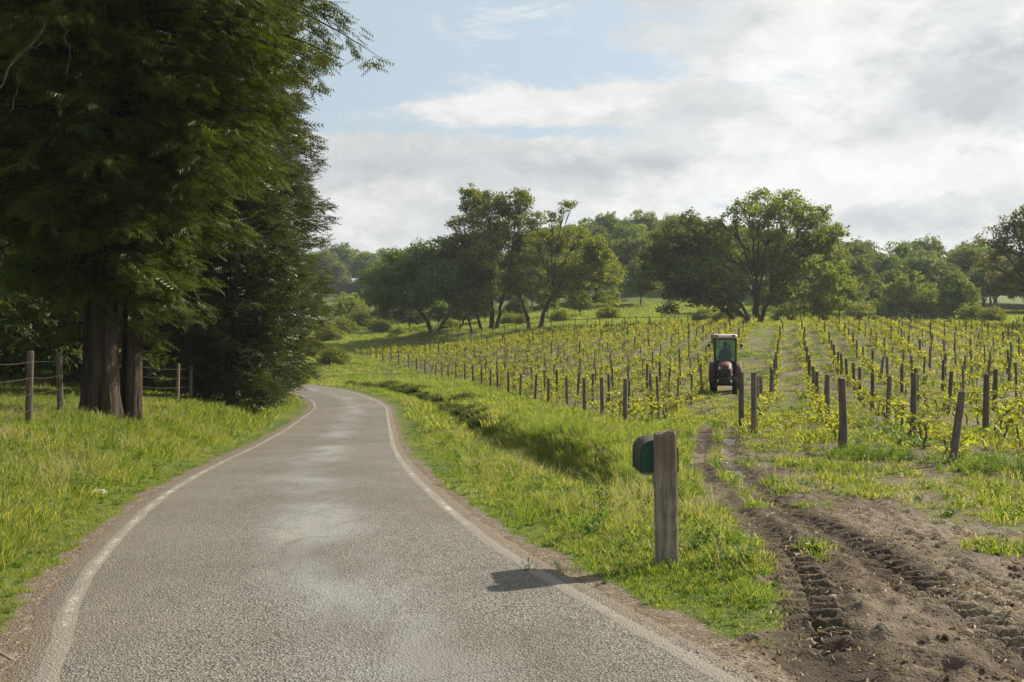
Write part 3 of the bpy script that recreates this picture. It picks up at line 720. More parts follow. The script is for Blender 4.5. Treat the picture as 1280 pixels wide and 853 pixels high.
place('row_weeds', FARW, ((14, 34, 3.6), (34, 70, 2.6), (70, 112, 1.2)),
      lambda x, y, ms: ms[4]*np.exp(-(rowdist(uv(x, y)[0])/.38)**2)*sstep(.36, .56, fbm(x, y, 1.3, 3, 73)),
      lambda x, y, ms: (.8+.8*rng.random(len(x)))*(1+.4*sstep(50, 110, y)), 'tangled weeds growing along the vine rows', 13)
place('meadow_grass', FARG, ((28, 60, 5), (60, 110, 2.4), (110, 175, 1.3)),
      lambda x, y, ms: wr(x, y, ms)*sstep(2.4, 3.2, np.abs(ms[5])),
      lambda x, y, ms: (.6+.6*rng.random(len(x)))*(1+.5*sstep(60, 140, y)), 'grass of the meadow and far banks', 9)
# clods, pebbles and leaf litter
M['litter'] = mat_leaf('dead_leaf_bits', (.13, .095, .06), (.27, .215, .14), .2)
M['clod'] = mat_plain('dry_mud_clods', (.105, .078, .052), .95, 0, .4, .1, 20); M['peb'] = mat_plain('grey_pebbles', (.26, .23, .19), .85, 0, .4, .2, 20)
CLOD = coll('clods', [stone('mud_clod', s, M['clod']) for s in range(30, 35)]); PEB = coll('pebbles', [stone('pebble', s, M['peb']) for s in range(40, 44)])
lit = []
for q in range(4):
    r_ = np.random.default_rng(300+q); V_ = []; Q_ = []
    for i in range(7):
        a = r_.random()*6.28; c = r_.normal(size=2)*.07; L_ = .005+.014*r_.random(); W_ = .0015+.003*r_.random(); dx, dy = math.cos(a), math.sin(a); k = len(V_); h_ = .004+.008*r_.random()
        V_ += [(c[0]-dx*L_-dy*W_, c[1]-dy*L_+dx*W_, .002), (c[0]-dx*L_+dy*W_, c[1]-dy*L_-dx*W_, .004), (c[0]+dx*L_+dy*W_, c[1]+dy*L_-dx*W_, h_), (c[0]+dx*L_-dy*W_, c[1]+dy*L_+dx*W_, h_+.004)]; Q_.append((k, k+1, k+2, k+3))
    lit.append(srcobj(npmesh('dead_leaves', V_, np.array(Q_)), M['litter']))
LIT = coll('litter', lit)
place('leaf_litter', LIT, ((4, 9, 130), (9, 22, 70)), lambda x, y, ms: (ms[0] > .25)*(ms[2] < .3)*(ms[5] > 1.9)*(.3+.7*sstep(.4, .6, fbm(x, y, .7, 3, 83))),
      lambda x, y, ms: 1.0+.8*rng.random(len(x)), 'straw and dead leaf bits trodden into the mud', 12, .25)
place('mud_clods', CLOD, ((4, 9, 900), (9, 20, 240)), lambda x, y, ms: (ms[0] > .45)*(ms[2] < .22)*(ms[5] > 1.95)*sstep(.42, .62, fbm(x, y, .5, 3, 80)),
      lambda x, y, ms: .007+.026*rng.random(len(x))**4, 'crumbs and clods of dried mud', 10, 1.0)
place('gravel', PEB, ((3, 9, 420), (9, 18, 90)), lambda x, y, ms: (np.abs(ms[5]) > 1.72)*(ms[1] > .35)+(ms[0] > .5)*.08*(ms[5] > 1.9)+.012*(np.abs(ms[5]) < 1.75),
      lambda x, y, ms: .004+.010*rng.random(len(x))**3, 'loose gravel along the edges of the lane', 11, 1.0)

# ------------------------------------------------------------------ trees
ORD = ['first', 'second', 'third', 'fourth', 'fifth', 'sixth', 'seventh', 'eighth', 'ninth', 'tenth', 'eleventh', 'twelfth', 'thirteenth', 'fourteenth', 'fifteenth', 'sixteenth', 'seventeenth', 'eighteenth', 'nineteenth', 'twentieth', 'twenty-first', 'twenty-second', 'twenty-third', 'twenty-fourth', 'twenty-fifth', 'twenty-sixth', 'twenty-seventh', 'twenty-eighth', 'twenty-ninth', 'thirtieth', 'thirty-first', 'thirty-second', 'thirty-third', 'thirty-fourth']
def at(px, py, Z): return np.array(((px-640)*Z/F, Z, H0-(py-HZ)*Z/F))
def rot_frame(d, up):
    d = d/np.linalg.norm(d, axis=-1, keepdims=True); s = np.cross(d, up); s /= np.linalg.norm(s, axis=-1, keepdims=True)+1e-9
    return d, s, np.cross(s, d)
def leaf_quads(C, size, r, flat=.5):
    """one small folded leaf spray at each centre"""
    n = len(C); a = r.random(n)*6.283; tilt = r.normal(size=n)*.9
    d = np.stack([np.cos(a)*np.cos(tilt), np.sin(a)*np.cos(tilt), np.sin(tilt)*flat*1.6], 1)
    up = np.stack([r.normal(size=n)*.6, r.normal(size=n)*.6, np.ones(n)], 1)
    d, s, u = rot_frame(d, up); L = (size*(.6+.8*r.random(n)))[:, None]
    W = L*(.32+.2*r.random(n))[:, None]
    V = np.stack([C-d*L*.5, C+s*W-u*W*.25, C+d*L*.5, C-s*W-u*W*.25], 1).reshape(-1, 3)
    k = np.arange(n)[:, None]*4
    return V, np.concatenate([k+np.array([[0, 1, 2]]), k+np.array([[0, 2, 3]])], 0)
def bez(a, b, c, n=7):
    t = np.linspace(0, 1, n)[:, None]; return (1-t)**2*a+2*t*(1-t)*b+t*t*c
TRI = [0]
def broad_tree(name, base, lobes, label, mat, trunk_r=.4, fork=.3, leaf=.30, dens=1.0, seed=0, lean=(0, 0), group=None, stems=None, bark=None, cat='tree', twig=True, shell=.55, fat=1.2, fill=.34):
    """lobes: (x, y, z, r) in metres relative to the base"""
    r = np.random.default_rng(seed); base = np.asarray(base, float)
    lobes = np.asarray(lobes, float); top = lobes[:, 2].max(); bar = MB(); nl = len(lobes)
    lobes[:, 3] *= fat; ex = []
    for i in range(nl):
        for j in range(i):
            d_ = np.linalg.norm(lobes[i, :3]-lobes[j, :3]); sr = lobes[i, 3]+lobes[j, 3]
            if d_ < sr*1.5 and d_ > sr*.35 and r.random() < fill:
                m_ = (lobes[i]+lobes[j])/2; m_[:3] += r.normal(size=3)*sr*.12; m_[3] = sr*.36; ex.append(m_)
    if ex: lobes = np.vstack([lobes, ex])
    stems = stems or [(0, 0, lean[0], lean[1], 1.0)]
    ends = []
    for (sx, sy, lx, ly, k) in stems:
        fz = top*fork; e = np.array((sx+lx, sy+ly, fz)); b0 = np.array((sx, sy, -.6)); mid = np.array((sx+lx*.3, sy+ly*.3, fz*.5))
        P = bez(b0, mid, e, 9)+np.r_[np.zeros((2, 3)), r.normal(size=(7, 3))*trunk_r*.15*np.array((1, 1, 0))]
        rr = trunk_r*k*np.linspace(1.0, .62, 9)*.8; rr[0] *= 1.7; rr[1] *= 1.18
        bar.tube(P, rr, 9); ends.append((e, P[-2], rr[-1]))
    C = []
    for li, (x, y, z, rad) in enumerate(lobes):
        c = np.array((x, y, z)); j = min(range(len(ends)), key=lambda q: np.hypot(ends[q][0][0]-x, ends[q][0][1]-y)); e, p, rr = ends[j]
        e = e+(0, 0, -.02*top)
        m = np.array((e[0]+(x-e[0])*.35, e[1]+(y-e[1])*.35, e[2]+(z-e[2])*.62))+r.normal(size=3)*rad*.15
        r0 = max(.05, rr*min(.8, .35+rad*.08)); Pl = bez(e, m, c, 8); Pl[1:-1] += r.normal(size=(6, 3))*rad*.05
        if li < nl: bar.tube(Pl, np.linspace(r0, r0*.35, 8), 6, False)
        ns = max(6, int(17*rad**1.3*dens)); dv = r.normal(size=(ns, 3)); dv /= np.linalg.norm(dv, axis=1)[:, None]
        dv[:, 2] = np.where(dv[:, 2] < -.3, dv[:, 2]*.5, dv[:, 2])
        q = c+dv*rad*(shell+(1-shell)*r.random(ns)**.6)[:, None]
        if twig and li < nl:
            for k in range(0, ns, 2 if rad < 3 else 3):
                mm = (c+q[k])/2+np.array((0, 0, -.1*rad)); bar.tube(bez(Pl[5], mm, q[k], 4), [r0*.3, r0*.22, r0*.14, .015], 4, False)
        for k in range(ns):
            cr = rad*(.17+.16*r.random())+.18; n = max(8, int(22*(cr/.6)**1.7/(leaf/.3)**1.5))
            g = r.normal(size=(n, 3)); g /= np.linalg.norm(g, axis=1)[:, None]
            C.append(q[k]+g*(r.random(n)**.5)[:, None]*cr*np.array((1.15, 1.15, .85)))
    C = np.vstack(C); V, Tt = leaf_quads(C, leaf, r)
    root = empty(name, base); tag(root, label, cat, group)
    bar.build('trunk', bark or M['bark'], root, smooth=True)
    link('crown', npmesh('crown', V, Tt), mat, root); TRI[0] += len(Tt); print('BT', seed, len(Tt))
    return root
def pxlobes(base, Z, L):
    """lobes given by what they cover in the photograph, with their own distance offset dz -> metres round the base"""
    o = []
    for l in L:
        px, py, rp = l[:3]; dz = l[3] if len(l) > 3 else 0
        p = at(px, py, Z+dz)-base; o.append((p[0], p[1], p[2], rp*(Z+dz)/F))
    return o
def ground_at(px, Z, dx=0):
    x = (px-640)*Z/F+dx; return np.array((x, Z, gz(x, Z)))

b = ground_at(540, 122)
broad_tree('oak_tree', b, pxlobes(b, 122, [(500, 345, 26), (530, 330, 24, 2), (560, 322, 22), (478, 365, 22, -2), (515, 372, 24, 3), (552, 358, 26, -3), (585, 350, 22, 2), (490, 390, 14, 0), (465, 350, 15, 2), (580, 378, 16)]),
           'dense dark oak at the left end of the group beyond the vineyard', M['oak_dark'], .36, .25, .30, 1.15, 11, stems=[(0, 0, -1.2, 0, 1), (.6, .3, 1.6, .5, .8), (3.1, .5, 1.4, 0, .6)])
b = ground_at(615, 122)
broad_tree('oak_tree', b, pxlobes(b, 122, [(590, 255, 14), (612, 262, 16, 2), (645, 258, 16), (580, 292, 18, -2), (612, 296, 20, 3), (650, 290, 19), (565, 322, 16, 2), (596, 328, 20, -3), (635, 325, 20, 2), (664, 322, 14), (572, 355, 15), (605, 362, 18, 3), (642, 360, 16, -2), (670, 275, 9), (585, 240, 8), (655, 243, 7)]),
           'tallest open crowned oak left of centre with forked trunk', M['oak'], .42, .34, .27, 1.1, 12, fat=1.28, stems=[(0, 0, -.2, 0, 1), (.5, .4, 1.4, 0, .75), (-1.2, -.5, -2.4, 0, .55)])
b = ground_at(672, 119)
broad_tree('oak_tree', b, pxlobes(b, 119, [(690, 275, 9), (705, 262, 8), (672, 300, 13), (700, 302, 14, 2), (725, 300, 17, -2), (750, 318, 18), (690, 335, 18, 2), (722, 338, 22), (758, 345, 18, 2), (684, 368, 17), (722, 372, 17, -2), (760, 372, 14), (655, 345, 14), (715, 255, 6)]),
           'twin stemmed oak with thin bare topmost twigs', M['oak_yellow'], .38, .28, .27, .85, 13, stems=[(-.9, 0, -1.4, 0, .8), (.2, .2, 1.6, 0, 1)])
b = ground_at(592, 119)
broad_tree('young_tree', b, pxlobes(b, 119, [(582, 372, 14), (600, 385, 11), (568, 390, 10), (610, 368, 10), (575, 352, 9)]),
           'slim leaning tree between the two big oaks on the left', M['oak'], .2, .5, .27, 1, 14, lean=(-1.2, 0))
b = ground_at(945, 114)
broad_tree('oak_tree', b, pxlobes(b, 114, [(930, 262, 15), (955, 256, 17, 2), (985, 262, 19, -2), (1010, 275, 16), (1030, 288, 13, 2), (912, 280, 12), (928, 300, 15, 2), (960, 292, 17, -3), (990, 300, 17, 2), (1018, 310, 15), (1036, 300, 9),
           (905, 318, 15, -2), (938, 330, 18, 3), (972, 335, 19), (1004, 335, 15, 2), (885, 340, 13), (922, 362, 16, -2), (962, 370, 17), (995, 365, 14), (885, 318, 13), (900, 292, 10), (948, 275, 15, -3), (905, 345, 14, 3), (1020, 290, 14, -2), (980, 320, 17, 3), (1046, 318, 11), (1052, 290, 8), (1030, 268, 9)]),
           'largest round crowned oak behind the tractor', M['oak'], .60, .24, .26, .88, 15, fat=1.26, fill=.30, shell=.65, stems=[(0, 0, .2, 0, 1), (.5, .2, 1.2, 0, .6)])
b = ground_at(938, 110)
broad_tree('oak_tree', b, pxlobes(b, 110, [(848, 292, 17), (875, 285, 16, 2), (820, 305, 15), (890, 310, 16), (855, 325, 20, 2), (822, 340, 17), (885, 342, 20, -2), (845, 362, 18, 2), (882, 375, 18), (812, 330, 12), (838, 385, 12), (862, 272, 9), (905, 372, 15, 2), (915, 388, 10), (800, 360, 9)]),
           'dark heavily leaning oak whose limbs reach left behind the tractor', M['oak_dark'], .42, .32, .27, 1.0, 16, lean=(-4.2, 0), stems=[(0, 0, -4.2, 0, 1), (-.6, .4, -5.2, .5, .7), (.2, -.3, -2.6, 0, .7)])
b = ground_at(1018, 118)
broad_tree('leafy_tree', b, pxlobes(b, 118, [(1015, 335, 15), (1040, 345, 17), (1060, 355, 13), (1000, 360, 16), (1030, 370, 18, -2), (1055, 378, 12), (1000, 385, 15), (1028, 393, 13)]),
           'bright yellow green tree at the right foot of the largest oak', M['oak_yellow'], .25, .35, .27, .95, 17)
b = ground_at(1146, 138)
broad_tree('leafy_tree', b, pxlobes(b, 138, [(1140, 355, 14), (1118, 372, 15), (1150, 372, 17, -2), (1178, 375, 14), (1105, 390, 12), (1135, 392, 14), (1168, 394, 15), (1195, 388, 11)]),
           'broad pale green tree at the foot of the right hand wood', M['oak'], .3, .3, .30, .95, 18)
b = ground_at(1282, 104)
broad_tree('oak_tree', b, pxlobes(b, 104, [(1262, 278, 13), (1285, 275, 16), (1240, 300, 13), (1270, 308, 18), (1300, 300, 22, 2), (1235, 330, 12), (1260, 345, 18, 2), (1290, 345, 22), (1325, 320, 24), (1250, 362, 12), (1340, 355, 20), (1310, 285, 18)]),
           'brownish oak spreading in from the right edge', M['oak_brown'], .45, .34, .26, .8, 19, lean=(.5, 0))
b = ground_at(1405, 92)
broad_tree('oak_tree', b, pxlobes(b, 92, [(1380, 290, 30), (1420, 280, 34), (1460, 310, 30), (1370, 330, 26), (1410, 340, 34), (1450, 360, 28), (1400, 310, 30, 3), (1395, 355, 24, -3)]),
           'oak standing just outside the right edge', M['oak'], .45, .34, .36, .8, 20)

# scrub and far woodland: a few kinds, copied with their own turn and size
def generic(name, h, w_, seed, mat, label, tr=.3, leaf=.42, dens=.5, n=13, low=.3, group=None):
    r = np.random.default_rng(seed); L = []
    for k in range(n):
        a = k*2.4+r.random(); f = math.sqrt((k+.5)/n); zf = low+(1-low)*(1-.75*f*f)*(.72+.28*r.random())
        L.append((math.cos(a)*f*w_*.62, math.sin(a)*f*w_*.62, h*zf*.86, w_*(.27+.12*r.random())))
    return broad_tree(name, (0, 0, 0), L, label, mat, tr, .3, leaf, dens, seed, group=group, twig=False, shell=.6)
KIND = [generic('woodland_tree', 13, 6.2, 31, M['wood_leaf'], 'x'), generic('woodland_tree', 14, 5.2, 32, M['wood_leaf'], 'x', low=.25), generic('woodland_tree', 12, 6.5, 33, M['oak_dark'], 'x'), generic('woodland_tree', 13, 5.6, 34, M['oak'], 'x')]
used = [False]*len(KIND)
def wood(k, x, y, s, label, group, sx=1.0):
    z = gz(x, y)-.3; rz = rng.random()*6.28
    if not used[k]: used[k] = True; o = KIND[k]; o.location = (x, y, z); o.rotation_euler = (0, 0, rz)
    else: o = dup(KIND[k], (x, y, z), (0, 0, rz))
    o.scale = (s*sx, s*sx, s); tag(o, label, 'tree', group); return o
G1 = 'trees of the wooded hill'
for j, y in enumerate((186, 196, 207, 219, 232, 246, 260, 276)):
    x0, x1 = (22, 62) if y < 200 else ((14, 72) if y < 230 else (4, 84))
    for x in np.arange(x0, x1, 8.3):
        xx = x+rng.normal()*1.6+(j % 2)*4; yy = y+rng.normal()*2.2
        if 26 < xx < 44 and yy < 192: continue
        wood(int(rng.choice([0, 0, 1, 2, 3])), xx, yy, .78+.25*rng.random(), 'round crowned tree on the wooded hill, %s tier of trees, %s along it' % (ORD[j], ORD[int((x-x0)//8.3)]), G1)
G2 = 'trees of the right hand wood'
for j, (y, s) in enumerate(((158, .72), (170, .9), (182, 1.05), (196, 1.1))):
    for x in np.arange(52+j*3, 118+j*8, 7.6):
        wood(int(rng.choice([1, 2, 2, 0])), x+rng.normal()*1.3, y+rng.normal()*2, s*(.85+.25*rng.random()), 'dark bluish tree of the hazy right hand wood, %s tier, %s along it' % (ORD[j], ORD[int((x-52-j*3)//7.6+.01)]), G2)
for (x, y, s) in ((40, 150, .62), (48, 146, .55), (30, 152, .5), (22, 170, .7), (12, 176, .75), (5, 172, .7), (-2, 168, .7), (62, 140, .6)):
    wood(2, x, y, s, 'shaded tree at the foot of the wooded hill, seen %s of the tractor' % ('far right' if x/y > .37 else 'well right' if x/y > .3 else 'just right' if x/y > .24 else 'just left' if x/y > .15 else 'well left'), 'trees at the foot of the hill')
G3 = 'far trees on the left skyline'
for (px, Z, h, k, l) in ((427, 330, 17.5, 1, 'far hazy tree standing alone on the hill pasture'), (462, 320, 15, 0, 'pale tree on the far left skyline'), (450, 345, 15, 3, 'pale tree on the far left skyline'), (480, 335, 15, 1, 'pale tree on the far left skyline'),
                      (497, 300, 15, 2, 'dark rounded tree on the far left skyline'), (515, 310, 14, 0, 'pale tree on the far left skyline'), (535, 290, 13, 1, 'pale tree on the far left skyline'), (556, 280, 13, 0, 'pale tree on the far left skyline'), (408, 300, 16, 2, 'pale tree on the far left skyline'), (390, 310, 16, 0, 'pale tree on the far left skyline')):
    wood(k, (px-640)*Z/F, Z, h/13, l, G3)
nb_ = 0
for (px, Z, s) in ((470, 205, .6), (485, 190, .65), (500, 175, .7), (515, 190, .7), (455, 215, .45), (535, 180, .7), (560, 170, .7), (585, 178, .75), (610, 170, .6), (640, 175, .7), (665, 168, .7), (690, 178, .75), (715, 172, .8), (745, 180, .9), (480, 158, .38), (512, 150, .36), (548, 152, .4), (575, 148, .36), (606, 150, .4), (648, 146, .36), (684, 150, .4), (725, 150, .36)):
    wood(2 if rng.random() < .6 else 3, (px-640)*Z/F, Z, s, 'tree in the dim belt behind the left oaks, %s of the belt' % ORD[nb_], 'trees of the belt behind the oaks'); nb_ += 1
for i in range(22):
    Z = 352+(i % 3)*14+rng.normal()*4; x = -118+i*5.6+rng.normal()*1.5
    wood(int(rng.choice([0, 1, 2])), x, Z, .95+.25*rng.random(), 'hazy tree of the wood closing the left skyline, %s from the left' % ORD[i], G3)
for i in range(17):
    Z = 336+(i % 2)*9+rng.normal()*2; x = -104+i*4.6+rng.normal()*1.2
    o = wood(int(rng.choice([0, 2])), x, Z, .62+.12*rng.random(), 'low rounded tree filling in under the left skyline, %s from the left' % ORD[i], G3, 1.25); o.location.z -= 3.2
# bushes
BUSH = broad_tree('bush', (0, 0, 0), [(0, 0, 1.1, 1.0), (1.0, .3, .8, .8), (-1.0, -.2, .8, .85), (.2, .8, .9, .8), (-.3, -.8, .7, .8), (.5, -.7, .7, .7)], 'x', M['oak_yellow'], .08, .3, .19, 1.3, 41, cat='bush', twig=False)
ub = [False]
def bush(px, Z, s, label, group='bushes scattered over the rough ground', sz=1.0, py=None):
    x = (px-640)*Z/F; z = gz(x, Z)-.1
    if not ub[0]: ub[0] = True; o = BUSH; o.location = (x, Z, z)
    else: o = dup(BUSH, (x, Z, z), (0, 0, rng.random()*6.28))
    s = s*(.72 if 100 < Z < 170 else 1); o.scale = (s, s, s*sz); tag(o, label, 'bush', group); return o
for (px, Z, s, l) in ((418, 92, .8, 'low dark bush beyond the bend of the lane'), (430, 150, 1.7, 'wide bush below the hill pasture'), (452, 165, 2.2, 'largest bush below the hill pasture'), (436, 195, 2.2, 'bush high on the slope left of the oaks'),
                      (412, 135, 1.6, 'bush half hidden by the conifers'), (474, 150, 1.5, 'bush at the left foot of the dark oak'), (500, 135, 1.1, 'rough bush under the left side of the dark oak'), (520, 132, .9, 'smaller rough bush beside the dark oak trunk'), (562, 130, 1.1, 'rough bush between the dark oak and the tall oak'),
                      (636, 132, 1.2, 'bush right of the tall oak'), (652, 130, 1.0, 'bush between the tall oak and the twin stemmed oak'), (700, 134, 1.2, 'bush right of the twin stemmed oak'), (905, 124, 1.2, 'bush beside the leaning oak'), (880, 128, 1.3, 'bush under the leaning oak'),
                      (1075, 128, 1.7, 'bush right of the yellow green tree'), (1215, 125, 1.5, 'bush in front of the right hand wood'), (1240, 118, 1.3, 'bush under the brownish oak'), (985, 130, 1.6, 'bush behind the largest oak'), (1100, 140, 1.8, 'bush left of the broad pale tree'), (760, 140, 1.3, 'bush on the edge of the shaded meadow')):
    bush(px, Z, s, l)
BR = broad_tree('bramble_bush', (0, 0, 0), [(0, 0, .30, .42), (.5, .2, .25, .36), (-.5, -.1, .26, .36), (.1, .5, .22, .34), (-.2, -.5, .2, .34)], 'x', M['oak_dark'], .02, .3, .085, 5.0, 42, cat='bush', twig=False)
br1 = True
for i, yy in enumerate(np.arange(31, 66, 1.15)):
    k = int(np.argmin(np.abs(CL[:, 1]-yy))); o_ = 4.75+.4*rng.normal()*.5
    x, y = CL[k, 0]+CN[k, 0]*o_, CL[k, 1]+CN[k, 1]*o_
    if br1: o = BR; br1 = False
    else: o = dup(BR)
    o.location = (x, y, gz(x, y)-.08); o.rotation_euler = (0, 0, rng.random()*6.28); s = .5+.35*rng.random(); o.scale = (s*1.2, s*1.2, s*.72)
    tag(o, 'dark bramble clump on the ditch bank, %s of the line counting away from the mailbox' % ORD[i], 'bush', 'brambles along the ditch bank')

# ---- conifers
def spray_template(n, wl, w_):
    V = []; Tt = []
    for k in range(n):
        f = .12+.8*k/(n-1); L = wl*(1-.55*f)
        for s in (-1, 1):
            i = len(V); V += [(f-w_, 0, 0), (f+w_, 0, 0), (f+L*.72, s*L*.75, -.05-.10*L)]; Tt.append((i, i+1, i+2))
    i = len(V); V += [(0, -w_*.5, 0), (0, w_*.5, 0), (1.08, 0, -.08)]; Tt.append((i, i+1, i+2))
    return np.array(V), np.array(Tt)
def conifer(name, base, h, prof, z0, nb, label, mat, size, trunk_r, seed, per=26, tmpl=(6, .42, .035), droop=.45, group=None, bark=None, trunk=True, upb=.2, lowf=None, var=.36, clus=8, dip=(-.05, .75)):
    """prof(z) gives the reach of the branches at height z above the base"""
    r = np.random.default_rng(seed); base = np.asarray(base, float); O = []; Dd = []; br = MB()
    q_ = (np.arange(nb)+.5)/nb; zs = z0+(h-z0)*(q_ if lowf is None else np.interp(q_, [0, lowf[1], 1], [0, (lowf[0]-z0)/(h-z0), 1]))
    for i, z in enumerate(zs):
        a = i*2.39996+r.normal()*.25; L = prof(z, a)*(1.06-var*r.random())
        if L < .25: continue
        ca, sa = math.cos(a), math.sin(a); m = 7; t = np.linspace(0, 1, m)
        dr = droop*(1-.6*z/h); kz = (r.normal()*.08+upb)
        P = np.stack([ca*L*t, sa*L*t, z+L*(kz*t-dr*t*t)], 1)
        br.tube(P, np.linspace(.018+.010*L, .006, m), 4, False)
        K = clus; n = max(2, int(per*(L/2.2)**.8*(.8+.4*r.random())/K))
        tt = .18+.82*r.random(n)**.75; lat = r.normal(size=n)*(.12+.20*L*(1.1-tt))
        q = np.stack([ca*L*tt-sa*lat, sa*L*tt+ca*lat, z+L*(kz*tt-dr*tt*tt)-np.abs(lat)*.22-.10*r.random(n)*L*.35], 1)
        lat = np.repeat(lat, K); q = np.repeat(q, K, 0)+r.normal(size=(n*K, 3))*size*.22; O.append(q); n = n*K
        az_ = a+np.sign(lat)*np.repeat(r.random(n//K), K)*.9+r.normal(size=n)*.75
        Dd.append(np.stack([np.cos(az_), np.sin(az_), dip[0]-dip[1]*r.random(n)+.2*r.normal(size=n)], 1))
    O = np.vstack(O); Dd = np.vstack(Dd); n = len(O)
    up = np.stack([r.normal(size=n)*.7, r.normal(size=n)*.7, np.ones(n)], 1); d, s, u = rot_frame(Dd, up)
    tv, tt = spray_template(*tmpl); sc = size*(.65+.7*r.random(n))
    V = (O[:, None]+(tv[None, :, 0:1]*d[:, None]+tv[None, :, 1:2]*s[:, None]+tv[None, :, 2:3]*u[:, None])*sc[:, None, None]).reshape(-1, 3)
    Ti = (tt[None]+np.arange(n)[:, None, None]*len(tv)).reshape(-1, 3)
    root = empty(name, base); tag(root, label, 'tree', group)
    link('crown', npmesh('crown', V, Ti), mat, root); TRI[0] += len(Ti); print('CON', seed, len(Ti))
    br.build('branches', bark or M['bark'], root)
    if trunk:
        tb = MB(); Pt = np.array([(0, 0, -.5), (0, 0, .2), (0, 0, h*.3), (0, 0, h*.7), (0, 0, h)]); tb.tube(Pt, [trunk_r*1.5, trunk_r*1.1, trunk_r*.85, trunk_r*.5, .03], 10)
        tb.build('trunk', bark or M['bark'], root, smooth=True)
    return root
def fluted_trunk(parent, r0, h, seed, lean=(0, 0), flare=1.5):
    """furrowed bark: deep vertical ridges that wander"""
    n, m = 110, 90; a = np.arange(n)/n*2*math.pi; zz = np.concatenate([np.linspace(-.4, 5, 66), np.linspace(5.4, h, m-66)])
    A, Zz = np.meshgrid(a, zz)
    rad = r0*(1-.45*np.clip(Zz/h, 0, 1))*(1+(flare-1)*np.exp(-np.clip(Zz+.05, 0, 9)/.38)*(.75+.45*np.cos(A*5+seed)))
    w1 = fbm(A*3.1+seed, Zz*.35+seed, .9, 3, seed); ridge = np.abs(np.sin(A*13+w1*16))
    rad = rad*(1+.07*(ridge**.6-.6)+.11*(fbm(A*24, Zz*.8, 1.0, 4, seed+2)-.5)+.06*(w1-.5))
    V = np.stack([np.cos(A)*rad+lean[0]*Zz/5, np.sin(A)*rad+lean[1]*Zz/5, Zz], -1).reshape(-1, 3)
    i = np.arange(m-1)[:, None]*n; j = np.arange(n)[None]; k = (j+1) % n
    Q = np.stack([i+j, i+k, i+n+k, i+n+j], -1).reshape(-1, 4)
    return link('trunk', npmesh('trunk', V, Q, True), M['redwood'], parent)
xA, yA = -8.55, 20.7
def profA(z, a):
    r = np.interp(z, [2.3, 3.5, 5, 6.8, 9, 11, 15, 22], [1.5, 2.1, 2.9, 4.0, 5.6, 5.4, 4.2, .6])
    if z < 2.75+.55*math.sin(a*2.3+1)+(.45 if math.sin(a) < -.55 else 0)+.35*math.sin(a*7+z*3): return 0
    return .93*r*(1.0 if math.cos(a) > -.2 else 1.08)*(1+.16*math.sin(z*2.6+a*3))
cA = conifer('redwood_tree', (xA, yA, gz(xA, yA)), 22, profA, 1.9, 400, 'big near conifer with the thickest furrowed reddish trunk', M['conifer'], .34, .35, 51, 84, (5, .40, .055), .44, 'the twin stemmed pair of near conifers', M['redwood'], False, .2, (10, .80))
fluted_trunk(cA, .345, 20, 3, (.0, 0), 1.45)
xB, yB = -8.20, 21.4
cB = conifer('redwood_tree', (xB, yB, gz(xB, yB)), 20, lambda z, a: profA(z, a)*.92*(1.0 if math.cos(a) > 0 else .75), 2.1, 240, 'slimmer near conifer growing close against the thickest trunk', M['conifer'], .34, .23, 52, 70, (5, .40, .055), .46, 'the twin stemmed pair of near conifers', M['redwood'], False, .2, (10, .80))
fluted_trunk(cB, .215, 19, 7, (.12, 0), 1.3)
db = MB()
for (p0, p1, p2, r0) in (((95, -60, 17.5), (60, 40, 17.2), (-20, 130, 16.9), .03), ((75, 25, 17.4), (88, 50, 17.3), (84, 95, 17.3), .014), ((60, 50, 17.3), (40, 65, 17.2), (20, 70, 17.2), .012), ((28, 85, 17.1), (22, 110, 17.0), (12, 140, 17.0), .012), ((90, -10, 17.6), (105, 20, 17.5), (108, 50, 17.5), .010)):
    P = bez(at(*p0), at(*p1), at(*p2), 9)-np.array((xA, yA, gz(xA, yA))); P[1:-1] += rng.normal(size=(7, 3))*.03; db.tube(P, np.linspace(r0, r0*.35, 9), 6)
db.build('dead_branch', M['deadwood'], cA)
# the tall dark wall of conifers behind
def profC(R0, h):
    return lambda z, a: R0*(.62+.38*min(1, z/3.2))*(1-max(0, (z-h*.22)/(h*.80)))**.72*(1+.10*math.sin(z*1.7+a*2))
GC = 'dark conifers in a row along the left side of the lane'
for i, (x, y, R0, h, lab, sd_, nb) in enumerate(((-9.85, 35, 2.3, 17, 'dark narrow conifer nearest behind the fence posts, branches down to the grass', 61, 380), (-11.6, 42.5, 3.1, 21, 'second dark conifer from the fence in the row on the left', 62, 400),
                                   (-13.5, 50.5, 4.3, 27, 'tall last conifer of the row at the bend of the lane', 63, 640), (-17.5, 45, 3.6, 23, 'tall dark conifer set back behind the row', 64, 260))):
    conifer('conifer_tree', (x, y, gz(x, y)), h, profC(R0, h), .15, nb, lab, M['conifer'] if i == 2 else M['conifer2'], .44, .24, sd_, 72, (4, .36, .075), .22, GC, None, True, .24, None, .16, 5, (.30, .75))  # last tree of the row takes brighter needles: sunlight put into its colour
